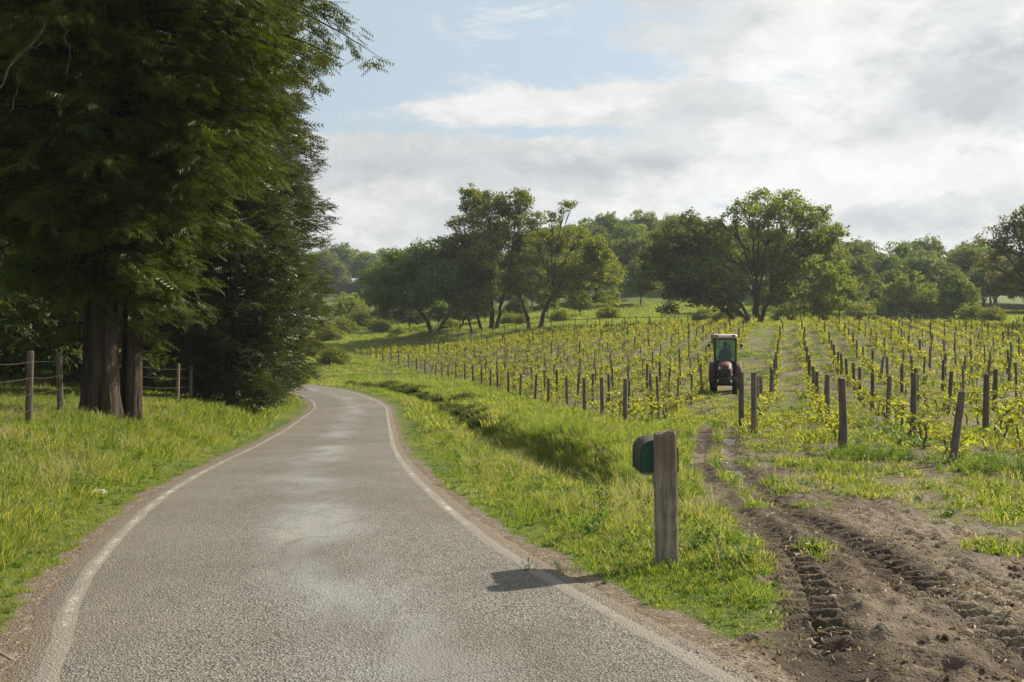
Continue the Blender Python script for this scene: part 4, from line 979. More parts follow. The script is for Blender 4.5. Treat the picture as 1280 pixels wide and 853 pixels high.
for i, (x, y, h, z0, R0, lab) in enumerate(((-14.6, 40, 17, 2.6, 2.6, 'slim bare stemmed conifer in the wood behind the fence posts'), (-22, 40, 18, 3.2, 3.4, 'bare stemmed conifer standing in the shade of the left wood'), (-27, 47, 19, 3.4, 3.6, 'bare stemmed conifer standing in the shade of the left wood'), (-18.5, 34, 18, 3.0, 3.2, 'bare stemmed conifer standing in the shade of the left wood'),
                              (-33, 54, 19, 3, 3.6, 'bare stemmed conifer standing in the shade of the left wood'), (-22, 55, 20, 2.2, 3.6, 'bare stemmed conifer standing in the shade of the left wood'), (-13.2, 31, 15, 2.0, 2.4, 'light green conifer with low branches just behind the wire fence'), (-30, 38, 18, 2.8, 3.6, 'bare stemmed conifer standing in the shade of the left wood'), (-38, 66, 20, 1.2, 4, 'bare stemmed conifer standing in the shade of the left wood'), (-27, 70, 20, 1.0, 4.2, 'bare stemmed conifer standing in the shade of the left wood'), (-16.5, 26, 17, 3.8, 3.4, 'bare stemmed conifer standing in the shade of the left wood'))):
    conifer('conifer_tree', (x, y, gz(x, y)), h, lambda z, a, R0=R0, h=h, z0=z0: R0*(1-max(0, (z-h*.3)/(h*.72)))**.8, z0*.7, 130, lab+(', %s from the big trunks' % ORD[i] if lab.startswith('bare') else ''), M['conifer'] if i == 6 else M['conifer2'], .66, .21, 70+i, 38, (3, .48, .10), .36, 'trees of the left hand wood')
for i in range(26):
    yy = (50, 58, 66, 76)[i % 4]+rng.normal()*2; xx = -20-(i*1.7)-(yy-50)*.25; s = 1.5+1.2*rng.random()
    o = bush(640+xx*F/yy, yy, s, 'dim bush under the left wood, %s going leftwards from the row of conifers' % ORD[i], 'undergrowth bushes of the left wood', 1.25)

# ------------------------------------------------------------------ wire fence on the left
fence = tag(empty('wire_fence', (-8.4, 17.4, gz(-8.4, 17.4))), 'weathered post and wire fence running behind the big conifer trunks', 'fence')
FP = [(-6.2, 8.5), (-6.9, 11.5), (-7.7, 14.6), (-8.44, 17.4), (-8.93, 19.7), (-9.75, 24.2), (-10.45, 28), (-10.42, 31), (-10.66, 33), (-11.2, 35.2), (-12.3, 38.6), (-13.3, 42), (-14.5, 46)]
fb = np.array(fence.location)
tops = []
for i, (x, y) in enumerate(FP):
    z = gz(x, y); hh = (1.28, 1.3, 1.27, 1.32, 1.3, 1.25, 1.33, 1.31, 1.28, 1.22, 1.3, 1.25, 1.3)[i]; rr = (.06, .06, .06, .062, .06, .05, .035, .06, .06, .05, .055, .05, .05)[i]
    m = MB(); q = rng.normal(size=2)*.012
    P = np.array([(x, y, z-.35), (x, y, z+.1), (x+q[0], y+q[1], z+hh*.6), (x+q[0]*2, y+q[1]*2, z+hh-.02), (x+q[0]*2, y+q[1]*2, z+hh)]); P[:, :2] += rng.normal(size=2)*.004
    m.tube(P-fb, [rr*1.05, rr*1.03, rr, rr*.97, rr*.85], 9); m.build('post', M['fpost'], fence, smooth=False); tops.append((x, y, z, hh))
for lv in (.30, .58, .86, 1.14):
    m = MB()
    for a_, b_ in zip(tops[:-1], tops[1:]):
        t = np.linspace(0, 1, 6)[:, None]; A_ = np.array((a_[0]+.06, a_[1], a_[2]+lv)); B_ = np.array((b_[0]+.06, b_[1], b_[2]+lv)); P = A_+(B_-A_)*t; P[:, 2] -= .05*4*(t[:, 0]*(1-t[:, 0]))*rng.random()
        m.tube(P-fb, .0035, 4, False)
    m.build('wire', M['wire'], fence)

# ------------------------------------------------------------------ vineyard posts
rows = [('L', k, -3.6-1.5*k*1.0) for k in range(0, 27)]+[('R', k, -.8+1.55*k) for k in range(0, 17)]
def post_mesh(seed, w_=.115, h=1.5):
    r = np.random.default_rng(seed); m = MB(); n = 7; a0 = r.random()*6
    P = np.array([(0, 0, -.25), (0, 0, .15), (r.normal()*.006, r.normal()*.006, h*.5), (r.normal()*.006, 0, h-.03), (0, r.normal()*.004, h)])
    m.tube(P, w_/2*np.array([1.05, 1.03, 1.0, .97, .86])*(1+.05*r.normal(size=5)), n); return m.mesh('vineyard_post')
PM = [post_mesh(s, .115, 1.18) for s in range(5)]; PS = [post_mesh(10+s, .075, 1.16) for s in range(4)]
cands = []
for side, k, u in rows:
    v0 = float(vstart(u)); ps = v0
    if side == 'R' and k == 3: ps = 22.4
    if side == 'R' and k == 4: ps = 30.2
    if side == 'R' and k > 4: ps = v0+4+(k*3.7) % 9
    v = ps; j = 0
    while v < 106:
        uu = u+rng.normal()*.05; x, y = xy(uu, v)
        if -.56*y-2 < x < .56*y+2: cands.append((math.hypot(x, y), side, k, j, x, y))
        v += (4.9 if side == 'R' or k < 8 else 5.6)*(1+.08*rng.normal())+(2.2 if v > 70 else 0); j += 1
# the double posts by the gateway seen beside the first right hand row
for q_, (x, y) in enumerate(((4.98, 21.6), (6.0, 24.6))): cands.append((math.hypot(x, y), 'R', 0, 90+q_, x, y))
cands.sort()
SPECIAL = {('R', 0, 0): 'dark end post at the head of the rut beside the muddy track', ('R', 1, 0): 'upright grey end post with a tuft of vine leaves at its foot', ('R', 2, 0): 'thick dark end post leaning to the right, nearest of all the vineyard posts',
           ('L', 0, 0): 'thick end post nearest on the left of the muddy track', ('L', 1, 0): 'second end post left of the muddy track, beyond the mailbox', ('R', 2, 1): 'second post in the row of the leaning end post', ('R', 3, 0): 'dark post just right of the leaning end post',
           ('R', 0, 90): 'dark post close behind the end post by the ruts', ('R', 0, 91): 'dark post third in the close cluster beside the ruts'}
GP = 'vineyard posts in long rows'; nfar = []; stuffpts = []
for idx, (d, side, k, j, x, y) in enumerate(cands):
    z = gz(x, y); rz = rng.random()*6.28
    lean = (rng.normal()*.035, rng.normal()*.035)
    sc = .97+.12*rng.random()
    if (side, k, j) == ('R', 2, 0): lean = (-.02, .125)
    elif j == 0: lean = (lean[0]*.5, lean[1]*.5)
    if idx >= 300: stuffpts.append((x, y, z-.05)); continue
    me = random.choice(PM if (j == 0 or (side == 'R' and k < 4) or rng.random() < .35) else PS)
    o = link('vineyard_post', me, M['post'], None, (x, y, z-.04)); o.scale = (sc, sc, sc*(1 if j == 0 else .96+.1*rng.random()))
    o.rotation_mode = 'XYZ'; o.rotation_euler = (Matrix.Rotation(lean[1], 4, 'Y') @ Matrix.Rotation(lean[0], 4, 'X') @ Matrix.Rotation(rz, 4, 'Z')).to_euler()
    if (side, k, j) in SPECIAL: lab = SPECIAL[(side, k, j)]
    elif j == 0 and side == 'L' and k < 20: lab = '%s end post counted from the muddy track along the grass edge' % ORD[k]
    elif side == 'R' and 0 < j < 29: lab = '%s post back in the %s vine row right of the muddy track' % (ORD[j], ORD[k])
    elif side == 'L' and 0 < j < 29: lab = '%s post back in the %s vine row left of the muddy track' % (ORD[j], ORD[k])
    else: lab = 'thin dark post far back among the vines %s of the track' % ('left' if side == 'L' else 'right')
    tag(o, lab, 'post', GP)
if stuffpts:
    c = coll('posts_source', [srcobj(PS[0].copy(), M['post']), srcobj(PS[1].copy(), M['post'])])
    scatter('vineyard_posts', stuffpts, np.full(len(stuffpts), 1.0), np.zeros(len(stuffpts)), c, 'distant posts at the far end of the vineyard', .03)

for side, k, u in rows:
    if (side == 'R' and k > 5) or (side == 'L' and k > 8): continue
    v = np.arange(float(vstart(u)), 103, 3.0); x, y = xy(np.full(len(v), u+.055), v); z = H(x, y); o0 = np.array((x[0], y[0], z[0])); e = tag(empty('trellis_wire', tuple(o0)), 'pair of thin trellis wires along the %s vine row %s of the muddy track' % (ORD[k], 'right' if side == 'R' else 'left'), 'wire', 'trellis wires along the vine rows')
    for h in (.55, .92):
        m = MB(); m.tube(np.stack([x, y, z+h], 1)-o0, .0025, 3, False); m.build('wire', M['wire'], e)
# ------------------------------------------------------------------ vines
def vine_parts(seed, big=1.0, h=.95, nl=34):
    r = np.random.default_rng(seed); st = MB(); hh = .38+.12*r.random()
    P = np.array([(0, 0, -.1), (r.normal()*.02, r.normal()*.02, .12), (r.normal()*.03, r.normal()*.03, hh*.6), (r.normal()*.03, r.normal()*.03, hh)]); st.tube(P, [.026, .022, .018, .018], 6)
    C = []; Dn = []
    for k in range(r.integers(2, 5)):
        a = r.random()*6.28; e = P[-1]+np.array((math.cos(a)*.22, math.sin(a)*.22, (h-hh)*(.55+.55*r.random()))); mid = P[-1]+np.array((math.cos(a)*.2, math.sin(a)*.2, .12))
        B = bez(P[-1], mid, e, 7); B[1:-1] += r.normal(size=(5, 3))*.012; st.tube(B, np.linspace(.011, .004, 7), 5, False)
        for q in range(nl//3):
            t = r.random()**.7; p = B[min(6, int(t*6.99))]+r.normal(size=3)*.045; C.append(p)
    for q in range(nl//5): C.append(P[2]+r.normal(size=3)*np.array((.07, .07, .12)))
    C = np.array(C); n = len(C); a = r.random(n)*6.283
    d = np.stack([np.cos(a), np.sin(a), r.normal(size=n)*.5+.1], 1); d, s, u = rot_frame(d, np.stack([r.normal(size=n)*.5, r.normal(size=n)*.5, np.ones(n)], 1))
    L = (.075*big*(.6+.8*r.random(n)))[:, None]
    # five cornered vine leaf folded along its rib
    V = np.stack([C, C+d*L*.25+s*L*.55+u*L*.15, C+d*L*.85+s*L*.42+u*L*.1, C+d*L*1.15-u*L*.15, C+d*L*.85-s*L*.42+u*L*.1, C+d*L*.25-s*L*.55+u*L*.15], 1).reshape(-1, 3)
    k = np.arange(n)[:, None]*6; Tt = np.concatenate([k+np.array([q]) for q in ((0, 1, 2), (0, 2, 3), (0, 3, 4), (0, 4, 5))])
    return st, V, Tt
VP = []
for s in range(8):
    st, V, Tt = vine_parts(100+s, .92, .58+.24*(s % 3)/2, 28)
    sm = st.mesh('stem', True); sm.materials.append(M['vine_wood']); lm = npmesh('leaves', V, Tt); lm.materials.append(M['vine_leaf']); VP.append((sm, lm))
vc = []
for side, k, u in rows:
    v0 = float(vstart(u)); v = v0+.25; j = 0
    while v < 106:
        x, y = xy(u+rng.normal()*.07, v)
        if -.56*y-1.5 < x < .56*y+1.5 and y > 5 and rng.random() < .93: vc.append((math.hypot(x, y), side, k, j, x, y))
        v += .95*(1+.15*rng.normal()); j += 1
vc.sort()
GV = 'young grape vines planted in rows'
SV = {('R', 2, 0): 'leafy young vine at the foot of the leaning end post', ('R', 1, 0): 'yellow leaved vine beside the upright grey end post', ('R', 0, 0): 'vine growing against the end post at the rut', ('R', 3, 0): 'first vine of the row right of the leaning post', ('L', 0, 0): 'first vine of the row left of the muddy track'}
far = []
for idx, (d, side, k, j, x, y) in enumerate(vc):
    z = gz(x, y)-.02
    if idx >= 300: far.append((x, y, z, d)); continue
    t = empty('grape_vine', (x, y, z), (rng.normal()*.06, rng.normal()*.06, rng.random()*6.28)); s = .80+.32*rng.random(); t.scale = (s, s, s*.86)
    sm, lm = random.choice(VP); link('stem', sm, None, t); link('leaves', lm, None, t)
    if (side, k, j) in SV: lab = SV[(side, k, j)]
    elif j < 29 and k < 29: lab = '%s vine from the end of the %s row %s of the muddy track' % (ORD[j], ORD[k], 'right' if side == 'R' else 'left')
    else: lab = 'young yellow green vine far along its row %s of the track' % ('right' if side == 'R' else 'left')
    tag(t, lab, 'vine', GV)
def joined(seed, big, h, nl):
    st, V, Tt = vine_parts(seed, big, h, nl); n0 = sum(len(v) for v in st.v); VV = np.vstack(st.v+[V]); f = [np.vstack(st.q), np.vstack(([np.array(x) for x in st.t] or [np.zeros((0, 3), int)])+[Tt+n0])]
    me = npmesh('vine', VV, f); me.materials.append(M['vine_wood']); me.materials.append(M['vine_leaf'])
    nq = len(f[0]); nt = len(f[1])-len(Tt); mi = np.zeros(len(me.polygons), np.int32); mi[nq+nt:] = 1; me.polygons.foreach_set('material_index', mi)
    return bpy.data.objects.new('vine', me)
FV = coll('far_vines', [joined(200+s, 1.25, .76, 30) for s in range(6)]); far = np.array(far)
sc_ = (.76+.28*rng.random(len(far)))*(1+.12*sstep(50, 100, far[:, 3]))
scatter('distant_vines', far[:, :3], sc_, rng.random(len(far))*6.28, FV, 'distant rows of young yellow green vines', .06)
# lush growth round the feet of the nearest rows
fx, fy, fs = [], [], []
for (cx, cy, rr, n, s) in ((5.55, 15.6, .55, 60, .8), (6.9, 13.9, .7, 90, .8), (8.0, 13.2, .8, 90, .7), (4.5, 13.9, .5, 40, .45), (3.9, 15.2, .4, 26, .4), (6.6, 15.0, .3, 20, .6), (4.2, 12.6, .3, 20, .35), (1.15, 7.25, .38, 24, .45), (.75, 7.55, .45, 24, .4)):
    a = rng.random(n)*6.28; q = np.sqrt(rng.random(n))*rr; fx += list(cx+np.cos(a)*q*1.4); fy += list(cy+np.sin(a)*q); fs += list(s*(.5+.6*rng.random(n)))
fx, fy = np.array(fx), np.array(fy)
LUSH = coll('lush', [leafy('broad_weed', 7, .32, .13, .035, 60+s, M['weed'], 6) for s in range(3)]+[blade_tuft('rank_grass', 36, .34, .12, .007, .8, 65, M['grass_lush'])])
scatter('undergrowth', np.stack([fx, fy, H(fx, fy)-.02], 1), np.array(fs), rng.random(len(fx))*6.28, LUSH, 'rank leafy weeds at the heads of the vine rows and round the mailbox post', .1)

# ------------------------------------------------------------------ mailbox on its post
x, y = 1.205, 7.75; z = gz(x, y)
m = MB(); w_ = .165; segs = 14; V = []
r_ = np.random.default_rng(5); ZZ = np.concatenate([[-.3], np.linspace(0, 1.03, segs), [1.052]])
ring = [(-1, -.8), (-.8, -1), (-.28, -1.0), (-.22, -.985), (-.16, -1.0), (.35, -1.0), (.40, -.975), (.45, -1), (.8, -1), (1, -.8), (1, -.1), (.97, 0), (1, .1), (1, .8), (.8, 1), (.2, 1), (-.8, 1), (-1, .8), (-1, .2), (-.975, .12), (-1, .04)]
for i, zz in enumerate(ZZ):
    wob = r_.normal(size=2)*.0022; k = (w_/2)*(1.04-.035*zz)*(.90 if i == len(ZZ)-1 else 1)
    for (a, b_) in ring: V.append((a*k+wob[0]-.012*zz, b_*k+wob[1], zz+(r_.normal()*.006+.010*a if i >= len(ZZ)-2 else 0)))
nr = len(ring); Q = [(i*nr+j, i*nr+(j+1) % nr, (i+1)*nr+(j+1) % nr, (i+1)*nr+j) for i in range(len(ZZ)-1) for j in range(nr)]
V.append((-.012, 0, 1.058)); c_ = len(V)-1; Tt = [((len(ZZ)-1)*nr+j, (len(ZZ)-1)*nr+(j+1) % nr, c_) for j in range(nr)]
po = link('mailbox_post', npmesh('mailbox_post', V, [np.array(Q), np.array(Tt)]), M['mpost'], None, (x, y, z), (0, 0, R(-2)))
tag(po, 'thick square weathered post standing in weeds at the corner of the lane', 'post')
M['box_green'] = mat_plain('faded_green_enamel', (.022, .085, .060), .7, 0, .6, .4, 14); M['box_side'] = mat_plain('grimy_green_enamel', (.045, .052, .034), .8, 0, .5, .3, 20)
mb = tag(empty('mailbox', (x-.040, y+.11, z+.72), (0, 0, R(4))), 'dark green arched metal mailbox fixed behind the thick post', 'mailbox')
bw, bh, bl = .30, .255, .33
def arch(k=1.0, n=14):
    r = bw/2*k; g_ = bh*.55; sg = lambda v: math.copysign(abs(v)**.84, v); P = [(-r, 0), (-r, g_)]+[(-r*sg(math.cos(t)), g_+(bh-g_)*k*abs(math.sin(t))**.92) for t in np.linspace(0, math.pi, n)[1:-1]]+[(r, g_), (r, 0)]
    return P
A = arch(); n = len(A); V = []
ys = [0, .012, .02, .15, .16, .30, .31, bl-.02, bl-.012, bl]
for i, yy in enumerate(ys):
    k = 1.0+(.02 if i in (0, 1, 8, 9) else 0)+(.008 if i in (4, 6) else 0)
    V += [(a*k, yy, max(0, b_*k) if b_ > 0 else 0) for a, b_ in A]
Q = [(i*n+j, (i+1)*n+j, (i+1)*n+j+1, i*n+j+1) for i in range(len(ys)-1) for j in range(n-1)]+[(i*n+n-1, (i+1)*n+n-1, (i+1)*n, i*n) for i in range(len(ys)-1)]
link('body', npmesh('body', V, np.array(Q), True), M['box_side'], mb)
def plate(yy, th, k):
    A = arch(k); n = len(A); c = (0, bh/2); V = [(a, yy, b_+.003) for a, b_ in A]+[(a, yy+th, b_+.003) for a, b_ in A]+[(0, yy, bh/2), (0, yy+th, bh/2)]
    Q = [(j, n+j, n+(j+1) % n, (j+1) % n) for j in range(n)]; T_ = [(2*n, j, (j+1) % n) for j in range(n)]+[(2*n+1, n+(j+1) % n, n+j) for j in range(n)]
    return npmesh('plate', V, [np.array(Q), np.array(T_)])
link('back_panel', plate(.004, .004, .985), M['box_green'], mb)
dr = link('door', plate(bl-.004, .012, .985), M['box_green'], mb)
h_ = MB(); h_.box((0, bl+.015, bh-.06), (.05, .02, .02), bev=.004); h_.build('handle', M['box_side'], dr)
s_ = MB(); s_.box((0, bl/2, -.012), (bw-.04, bl-.02, .022)); s_.box((0, .03, -.06), (.09, .05, .09)); s_.build('support_board', M['mpost'], mb)

# ------------------------------------------------------------------ tractor
ty = 41.5; tx = (ty*.2706-2.68)/CT; tz = gz(tx, ty)-.02
tr = tag(empty('tractor', (tx, ty, tz), (0, 0, R(-13.0))), 'small dark red vineyard tractor with cab driving between the vine rows', 'tractor')
M['red'] = mat_plain('faded_red_tractor_paint', (.065, .011, .011), .55, 0, .6, .4, 7); M['blackm'] = mat_plain('dark_machine_metal', (.018, .018, .018), .55, .2, .35, .4, 9)
M['rubber'] = mat_plain('muddy_black_rubber', (.016, .015, .014), .9, 0, .5, .2, 6); M['roof'] = mat_plain('dusty_pale_cab_roof', (.66, .60, .55), .5, 0, .25, .4, 4); M['rimm'] = mat_plain('dull_wheel_rim', (.16, .13, .10), .6, .2, .4, .4, 9)
gl = bpy.data.materials.new('cab_glass'); gl.use_nodes = True; t = NT(gl.node_tree); t.n.clear()
g1 = t.new('ShaderNodeBsdfTransparent'); g1.inputs[0].default_value = (.62, .74, .66, 1); g2 = t.new('ShaderNodeBsdfGlossy'); g2.inputs['Roughness'].default_value = .03
fr = t.new('ShaderNodeFresnel'); fr.inputs[0].default_value = 1.45; mx = t.new('ShaderNodeMixShader'); t.l.new(fr.outputs[0], mx.inputs[0]); t.l.new(g1.outputs[0], mx.inputs[1]); t.l.new(g2.outputs[0], mx.inputs[2])
o_ = t.new('ShaderNodeOutputMaterial'); t.l.new(mx.outputs[0], o_.inputs[0]); M['glass'] = gl
lampm = mat_plain('headlamp_lens', (.55, .55, .5), .15, 0, .1, .6)
# front is -Y
def wheel(x, y, r, wd, lugs, side):
    e = empty('wheel', (x, y, r-.02)); e.parent = tr
    m = MB(); hw = wd/2
    m.lathe([(r*.58, -hw*.8), (r*.80, -hw), (r*.94, -hw*.92), (r*.965, -hw*.6), (r*.97, 0), (r*.965, hw*.6), (r*.94, hw*.92), (r*.80, hw), (r*.58, hw*.8)], (0, 0, 0), 'X', 32)
    for k in range(lugs):
        for s in (-1, 1):
            a = 2*math.pi*(k+(.5 if s > 0 else 0))/lugs
            rot = Matrix.Rotation(a, 4, 'X') @ Matrix.Rotation(s*R(40), 4, 'Z')
            c = Matrix.Rotation(a, 4, 'X') @ Vector((s*hw*.5, 0, r*.975)); m.box(tuple(c), (hw*1.15, r*.075, r*.07), rot)
    ty_ = m.build('tyre', M['rubber'], e)
    m = MB(); m.lathe([(.03, side*hw*.35), (r*.2, side*hw*.35), (r*.25, side*hw*.15), (r*.5, side*hw*.2), (r*.56, side*hw*.75), (r*.60, side*hw*.8), (r*.60, -side*hw*.8), (r*.05, -side*hw*.3)], (0, 0, 0), 'X', 24); m.build('rim', M['rimm'], e)
for s in (-1, 1): wheel(s*.50, .62, .60, .32, 18, s); wheel(s*.42, -.98, .36, .22, 16, s)
def part(name, mat, fn, smooth=False):
    m = MB(); fn(m); return m.build(name, mat, tr, smooth=smooth)
def hood(m):
    prof = [(-.27, .72), (-.30, .95), (-.27, 1.16), (-.18, 1.25), (0, 1.28), (.18, 1.25), (.27, 1.16), (.30, .95), (.27, .72)]; V = []; n = len(prof)
    for (yy, k, dz) in ((-1.46, .80, -.10), (-1.42, .90, -.04), (-1.34, .96, -.01), (-.9, 1, 0), (-.3, 1.05, .02), (.02, 1.08, .03)): V += [(a*k, yy, .72+(b-.72)*k+dz) for a, b in prof]
    Q = [(i*n+j, i*n+(j+1) % n, (i+1)*n+(j+1) % n, (i+1)*n+j) for i in range(5) for j in range(n)]
    m.add(np.array(V), Q, [(0, j+1, j) for j in range(1, n-1)])
part('hood', M['red'], hood, True)
part('grille', M['blackm'], lambda m: [m.box((0, -1.475, .90), (.40, .03, .30), bev=.01)]+[m.box((0, -1.495, .79+.05*k), (.38, .015, .018)) for k in range(5)])
part('emblem', M['red'], lambda m: m.box((0, -1.508, .92), (.16, .012, .07), bev=.004))
for s in (-1, 1): part('headlight', lampm, lambda m, s=s: m.lathe([(.001, -1.50), (.04, -1.495), (.05, -1.47), (.05, -1.43)], (s*.20, 0, 1.07), 'Y', 14))
part('front_bumper', M['blackm'], lambda m: [m.box((0, -1.50, .58), (.50, .14, .26), bev=.03), m.box((0, -1.36, .50), (.26, .3, .16))])
part('front_axle', M['blackm'], lambda m: [m.box((0, -.98, .40), (.66, .12, .12), bev=.02), m.box((0, -.6, .52), (.26, 1.5, .3), bev=.03)])
part('transmission', M['blackm'], lambda m: [m.box((0, .25, .62), (.40, 1.1, .42), bev=.04), m.tube([(-.45, .62, .58), (.45, .62, .58)], .09, 10)])
def fender(s):
    def f(m):
        V = []; n = 9
        for i in range(n):
            a = R(-15+i*190/(n-1)*.78); r = .66
            for xx in (s*.32, s*.34, s*.66, s*.69):
                rr = r-(.03 if xx in (s*.32, s*.69) else 0); V.append((xx, .62-rr*math.cos(a), .58+rr*math.sin(a)))
        V = np.array(V); V2 = V.copy(); V2[:, 1] = .62+(V[:, 1]-.62)*.965; V2[:, 2] = .58+(V[:, 2]-.58)*.965; N_ = len(V)
        Q = [(i*4+j, i*4+j+1, i*4+j+5, i*4+j+4) for i in range(n-1) for j in range(3)]; m.add(V, Q); m.add(V2, [q[::-1] for q in Q])
        m.box((s*.335, .62, 1.0), (.02, 1.0, .5))
    return f
for s in (-1, 1): part('fender', M['red'], fender(s), True)
def cabframe(m):
    for sx in (-1, 1):
        m.tube([(sx*.44, -.06, 1.12), (sx*.455, .0, 1.7), (sx*.45, .05, 2.24)], .028, 6); m.tube([(sx*.47, .62, 1.2), (sx*.47, .62, 2.24)], .022, 6); m.tube([(sx*.45, 1.06, 1.1), (sx*.44, 1.0, 2.24)], .03, 6)
        m.box((sx*.45, .5, 1.13), (.05, 1.1, .06))
    m.box((0, -.06, 1.30), (.90, .05, .05)); m.box((0, -.02, 2.23), (.92, .05, .06)); m.box((0, 1.02, 2.23), (.9, .05, .06)); m.box((0, 1.06, 1.13), (.9, .05, .08))
    m.box((0, .0, 1.05), (.88, .04, .48)); m.box((0, .5, .82), (.86, 1.1, .05))
part('cab_frame', M['blackm'], cabframe)
part('roof', M['roof'], lambda m: [m.box((0, .48, 2.33), (1.02, 1.26, .15), bev=.055)])
part('windscreen', M['glass'], lambda m: m.box((0, -.02, 1.77), (.86, .006, .88), Matrix.Rotation(R(-6), 4, 'X')))
part('rear_window', M['glass'], lambda m: m.box((0, 1.03, 1.70), (.84, .006, 1.0)))
for s in (-1, 1): part('cab_door', M['glass'], lambda m, s=s: m.box((s*.462, .5, 1.70), (.006, 1.0, 1.02)))
part('seat', M['blackm'], lambda m: [m.box((0, .60, 1.12), (.44, .42, .12), bev=.04), m.box((0, .82, 1.36), (.42, .10, .42), bev=.04), m.box((0, .6, .95), (.3, .3, .24))])
def sw(m):
    rot = Matrix.Rotation(R(-35), 3, 'X'); P = np.array([tuple(Vector((0, .20, 1.50))+rot @ Vector((.18*math.cos(a), .18*math.sin(a), 0))) for a in np.linspace(0, 2*math.pi, 21)]); m.tube(P, .015, 6, False)
    for a in (0, 2.1, 4.2): m.tube([(0, .20, 1.5), tuple(Vector((0, .20, 1.50))+rot @ Vector((.18*math.cos(a), .18*math.sin(a), 0)))], .010, 5)
    m.tube([(0, .20, 1.5), (0, .06, 1.22)], .022, 6)
part('steering_wheel', M['blackm'], sw)
for s in (-1, 1):
    mi = part('mirror', M['blackm'], lambda m, s=s: [m.tube([(s*.45, -.02, 2.08), (s*.60, -.10, 2.12), (s*.68, -.10, 2.05)], .011, 5), m.lathe([(.001, -.02), (.055, -.02), (.075, 0), (.075, .015), (.001, .02)], (s*.68, -.1, 1.95), 'Y', 14)])
    part('work_lamp', M['blackm'], lambda m, s=s: m.box((s*.36, -.17, 2.36), (.12, .05, .08), bev=.012))
part('exhaust_pipe', M['blackm'], lambda m: m.tube([(-.33, -.5, .9), (-.36, -.42, 1.3), (-.44, -.14, 1.6), (-.49, -.09, 2.3), (-.49, -.12, 2.42)], [.04, .035, .025, .025, .025], 8))
for s in (-1, 1): part('step', M['blackm'], lambda m, s=s: [m.box((s*.46, .02, .52), (.22, .26, .03)), m.box((s*.40, .02, .66), (.02, .2, .28))])

tr.scale = (.97, 1.0, 1.0)
print('TRI', TRI)
# ------------------------------------------------------------------ driver
M['skin'] = mat_plain('sunburnt_skin', (.30, .17, .11), .6, 0, .1, .3); M['shirt'] = mat_plain('olive_work_shirt', (.13, .16, .075), .9, 0, .15, .1); M['cap'] = mat_plain('dark_cap', (.02, .022, .025), .9, 0, .1, .1)
M['trous'] = mat_plain('blue_work_trousers', (.03, .04, .06), .9, 0, .2, .1)
dp = tag(empty('person', (0, 0, 0)), 'person in an olive shirt and dark cap driving the tractor, hands on the wheel', 'person')
dp.location = (tx, ty, tz); dp.rotation_euler = (0, 0, R(-13.0))
def mkskin(name, nodes, edges, mat, sub=2):
    me = bpy.data.meshes.new(name); me.from_pydata([n[:3] for n in nodes], edges, []); o = bpy.data.objects.new(name, me); COL.objects.link(o); o.parent = dp; me.materials.append(mat)
    md = o.modifiers.new('skin', 'SKIN'); sv = me.skin_vertices
    if len(sv) == 0:
        bpy.context.view_layer.objects.active = o; bpy.ops.mesh.customdata_skin_add() if hasattr(bpy.ops.mesh, 'customdata_skin_add') else None
    for i, n in enumerate(nodes): me.skin_vertices[0].data[i].radius = (n[3], n[4] if len(n) > 4 else n[3])
    me.skin_vertices[0].data[0].use_root = True; md.use_smooth_shade = True
    s = o.modifiers.new('sub', 'SUBSURF'); s.levels = sub; s.render_levels = sub; return o
N_ = [(0, .64, 1.24, .15, .12), (0, .68, 1.42, .145, .11), (0, .68, 1.60, .16, .11), (0, .67, 1.72, .12, .09), (0, .65, 1.79, .055), (0, .63, 1.86, .062, .07), (0, .61, 1.94, .078, .095), (0, .62, 2.03, .06, .08)]
E_ = [(i, i+1) for i in range(7)]
for s in (-1, 1):
    k = len(N_); N_ += [(s*.18, .66, 1.69, .065), (s*.25, .56, 1.46, .05), (s*.19, .34, 1.46, .038), (s*.165, .24, 1.51, .026), (s*.16, .20, 1.54, .036, .02)]; E_ += [(3, k), (k, k+1), (k+1, k+2), (k+2, k+3), (k+3, k+4)]
    k = len(N_); N_ += [(s*.10, .56, 1.20, .09), (s*.16, .24, 1.19, .072), (s*.16, .14, .97, .052), (s*.16, .10, .90, .045), (s*.16, .0, .88, .04)]; E_ += [(0, k), (k, k+1), (k+1, k+2), (k+2, k+3), (k+3, k+4)]
mkskin('body', N_, E_, M['shirt'])
hm = MB()
hm.lathe([(.001, .125), (.05, .118), (.078, .08), (.088, .03), (.087, -.02), (.075, -.07), (.05, -.115), (.001, -.125)], (0, .61, 1.95), 'Z', 16); hm.box((0, .515, 1.945), (.022, .03, .04), bev=.008); hm.box((0, .522, 1.905), (.045, .012, .012), bev=.004)
for s in (-1, 1): hm.box((s*.088, .62, 1.95), (.014, .03, .05), bev=.006); hm.box((s*.032, .524, 1.965), (.02, .008, .01))
hm.build('head', M['skin'], dp, smooth=True)
cm = MB(); cm.lathe([(.001, .15), (.05, .142), (.085, .105), (.095, .05), (.094, .035)], (0, .615, 1.95), 'Z', 16); cm.box((0, .50, 1.99), (.13, .10, .012), bev=.005); cm.build('cap', M['cap'], dp, smooth=True)
for s in (-1, 1):
    m = MB()
    for f in range(4): m.tube([(s*(.145+.0*f), .215-.016*f, 1.545-.008*f), (s*(.185), .195-.016*f, 1.552-.008*f), (s*.195, .185-.016*f, 1.53-.008*f), (s*.178, .178-.016*f, 1.515-.008*f)], [.010, .009, .008, .006], 6)
    m.tube([(s*.15, .225, 1.53), (s*.165, .235, 1.50), (s*.18, .225, 1.49)], [.011, .009, .007], 6); m.box((s*.15, .20, 1.54), (.03, .08, .03), bev=.01); m.build('hand', M['skin'], dp, smooth=True)

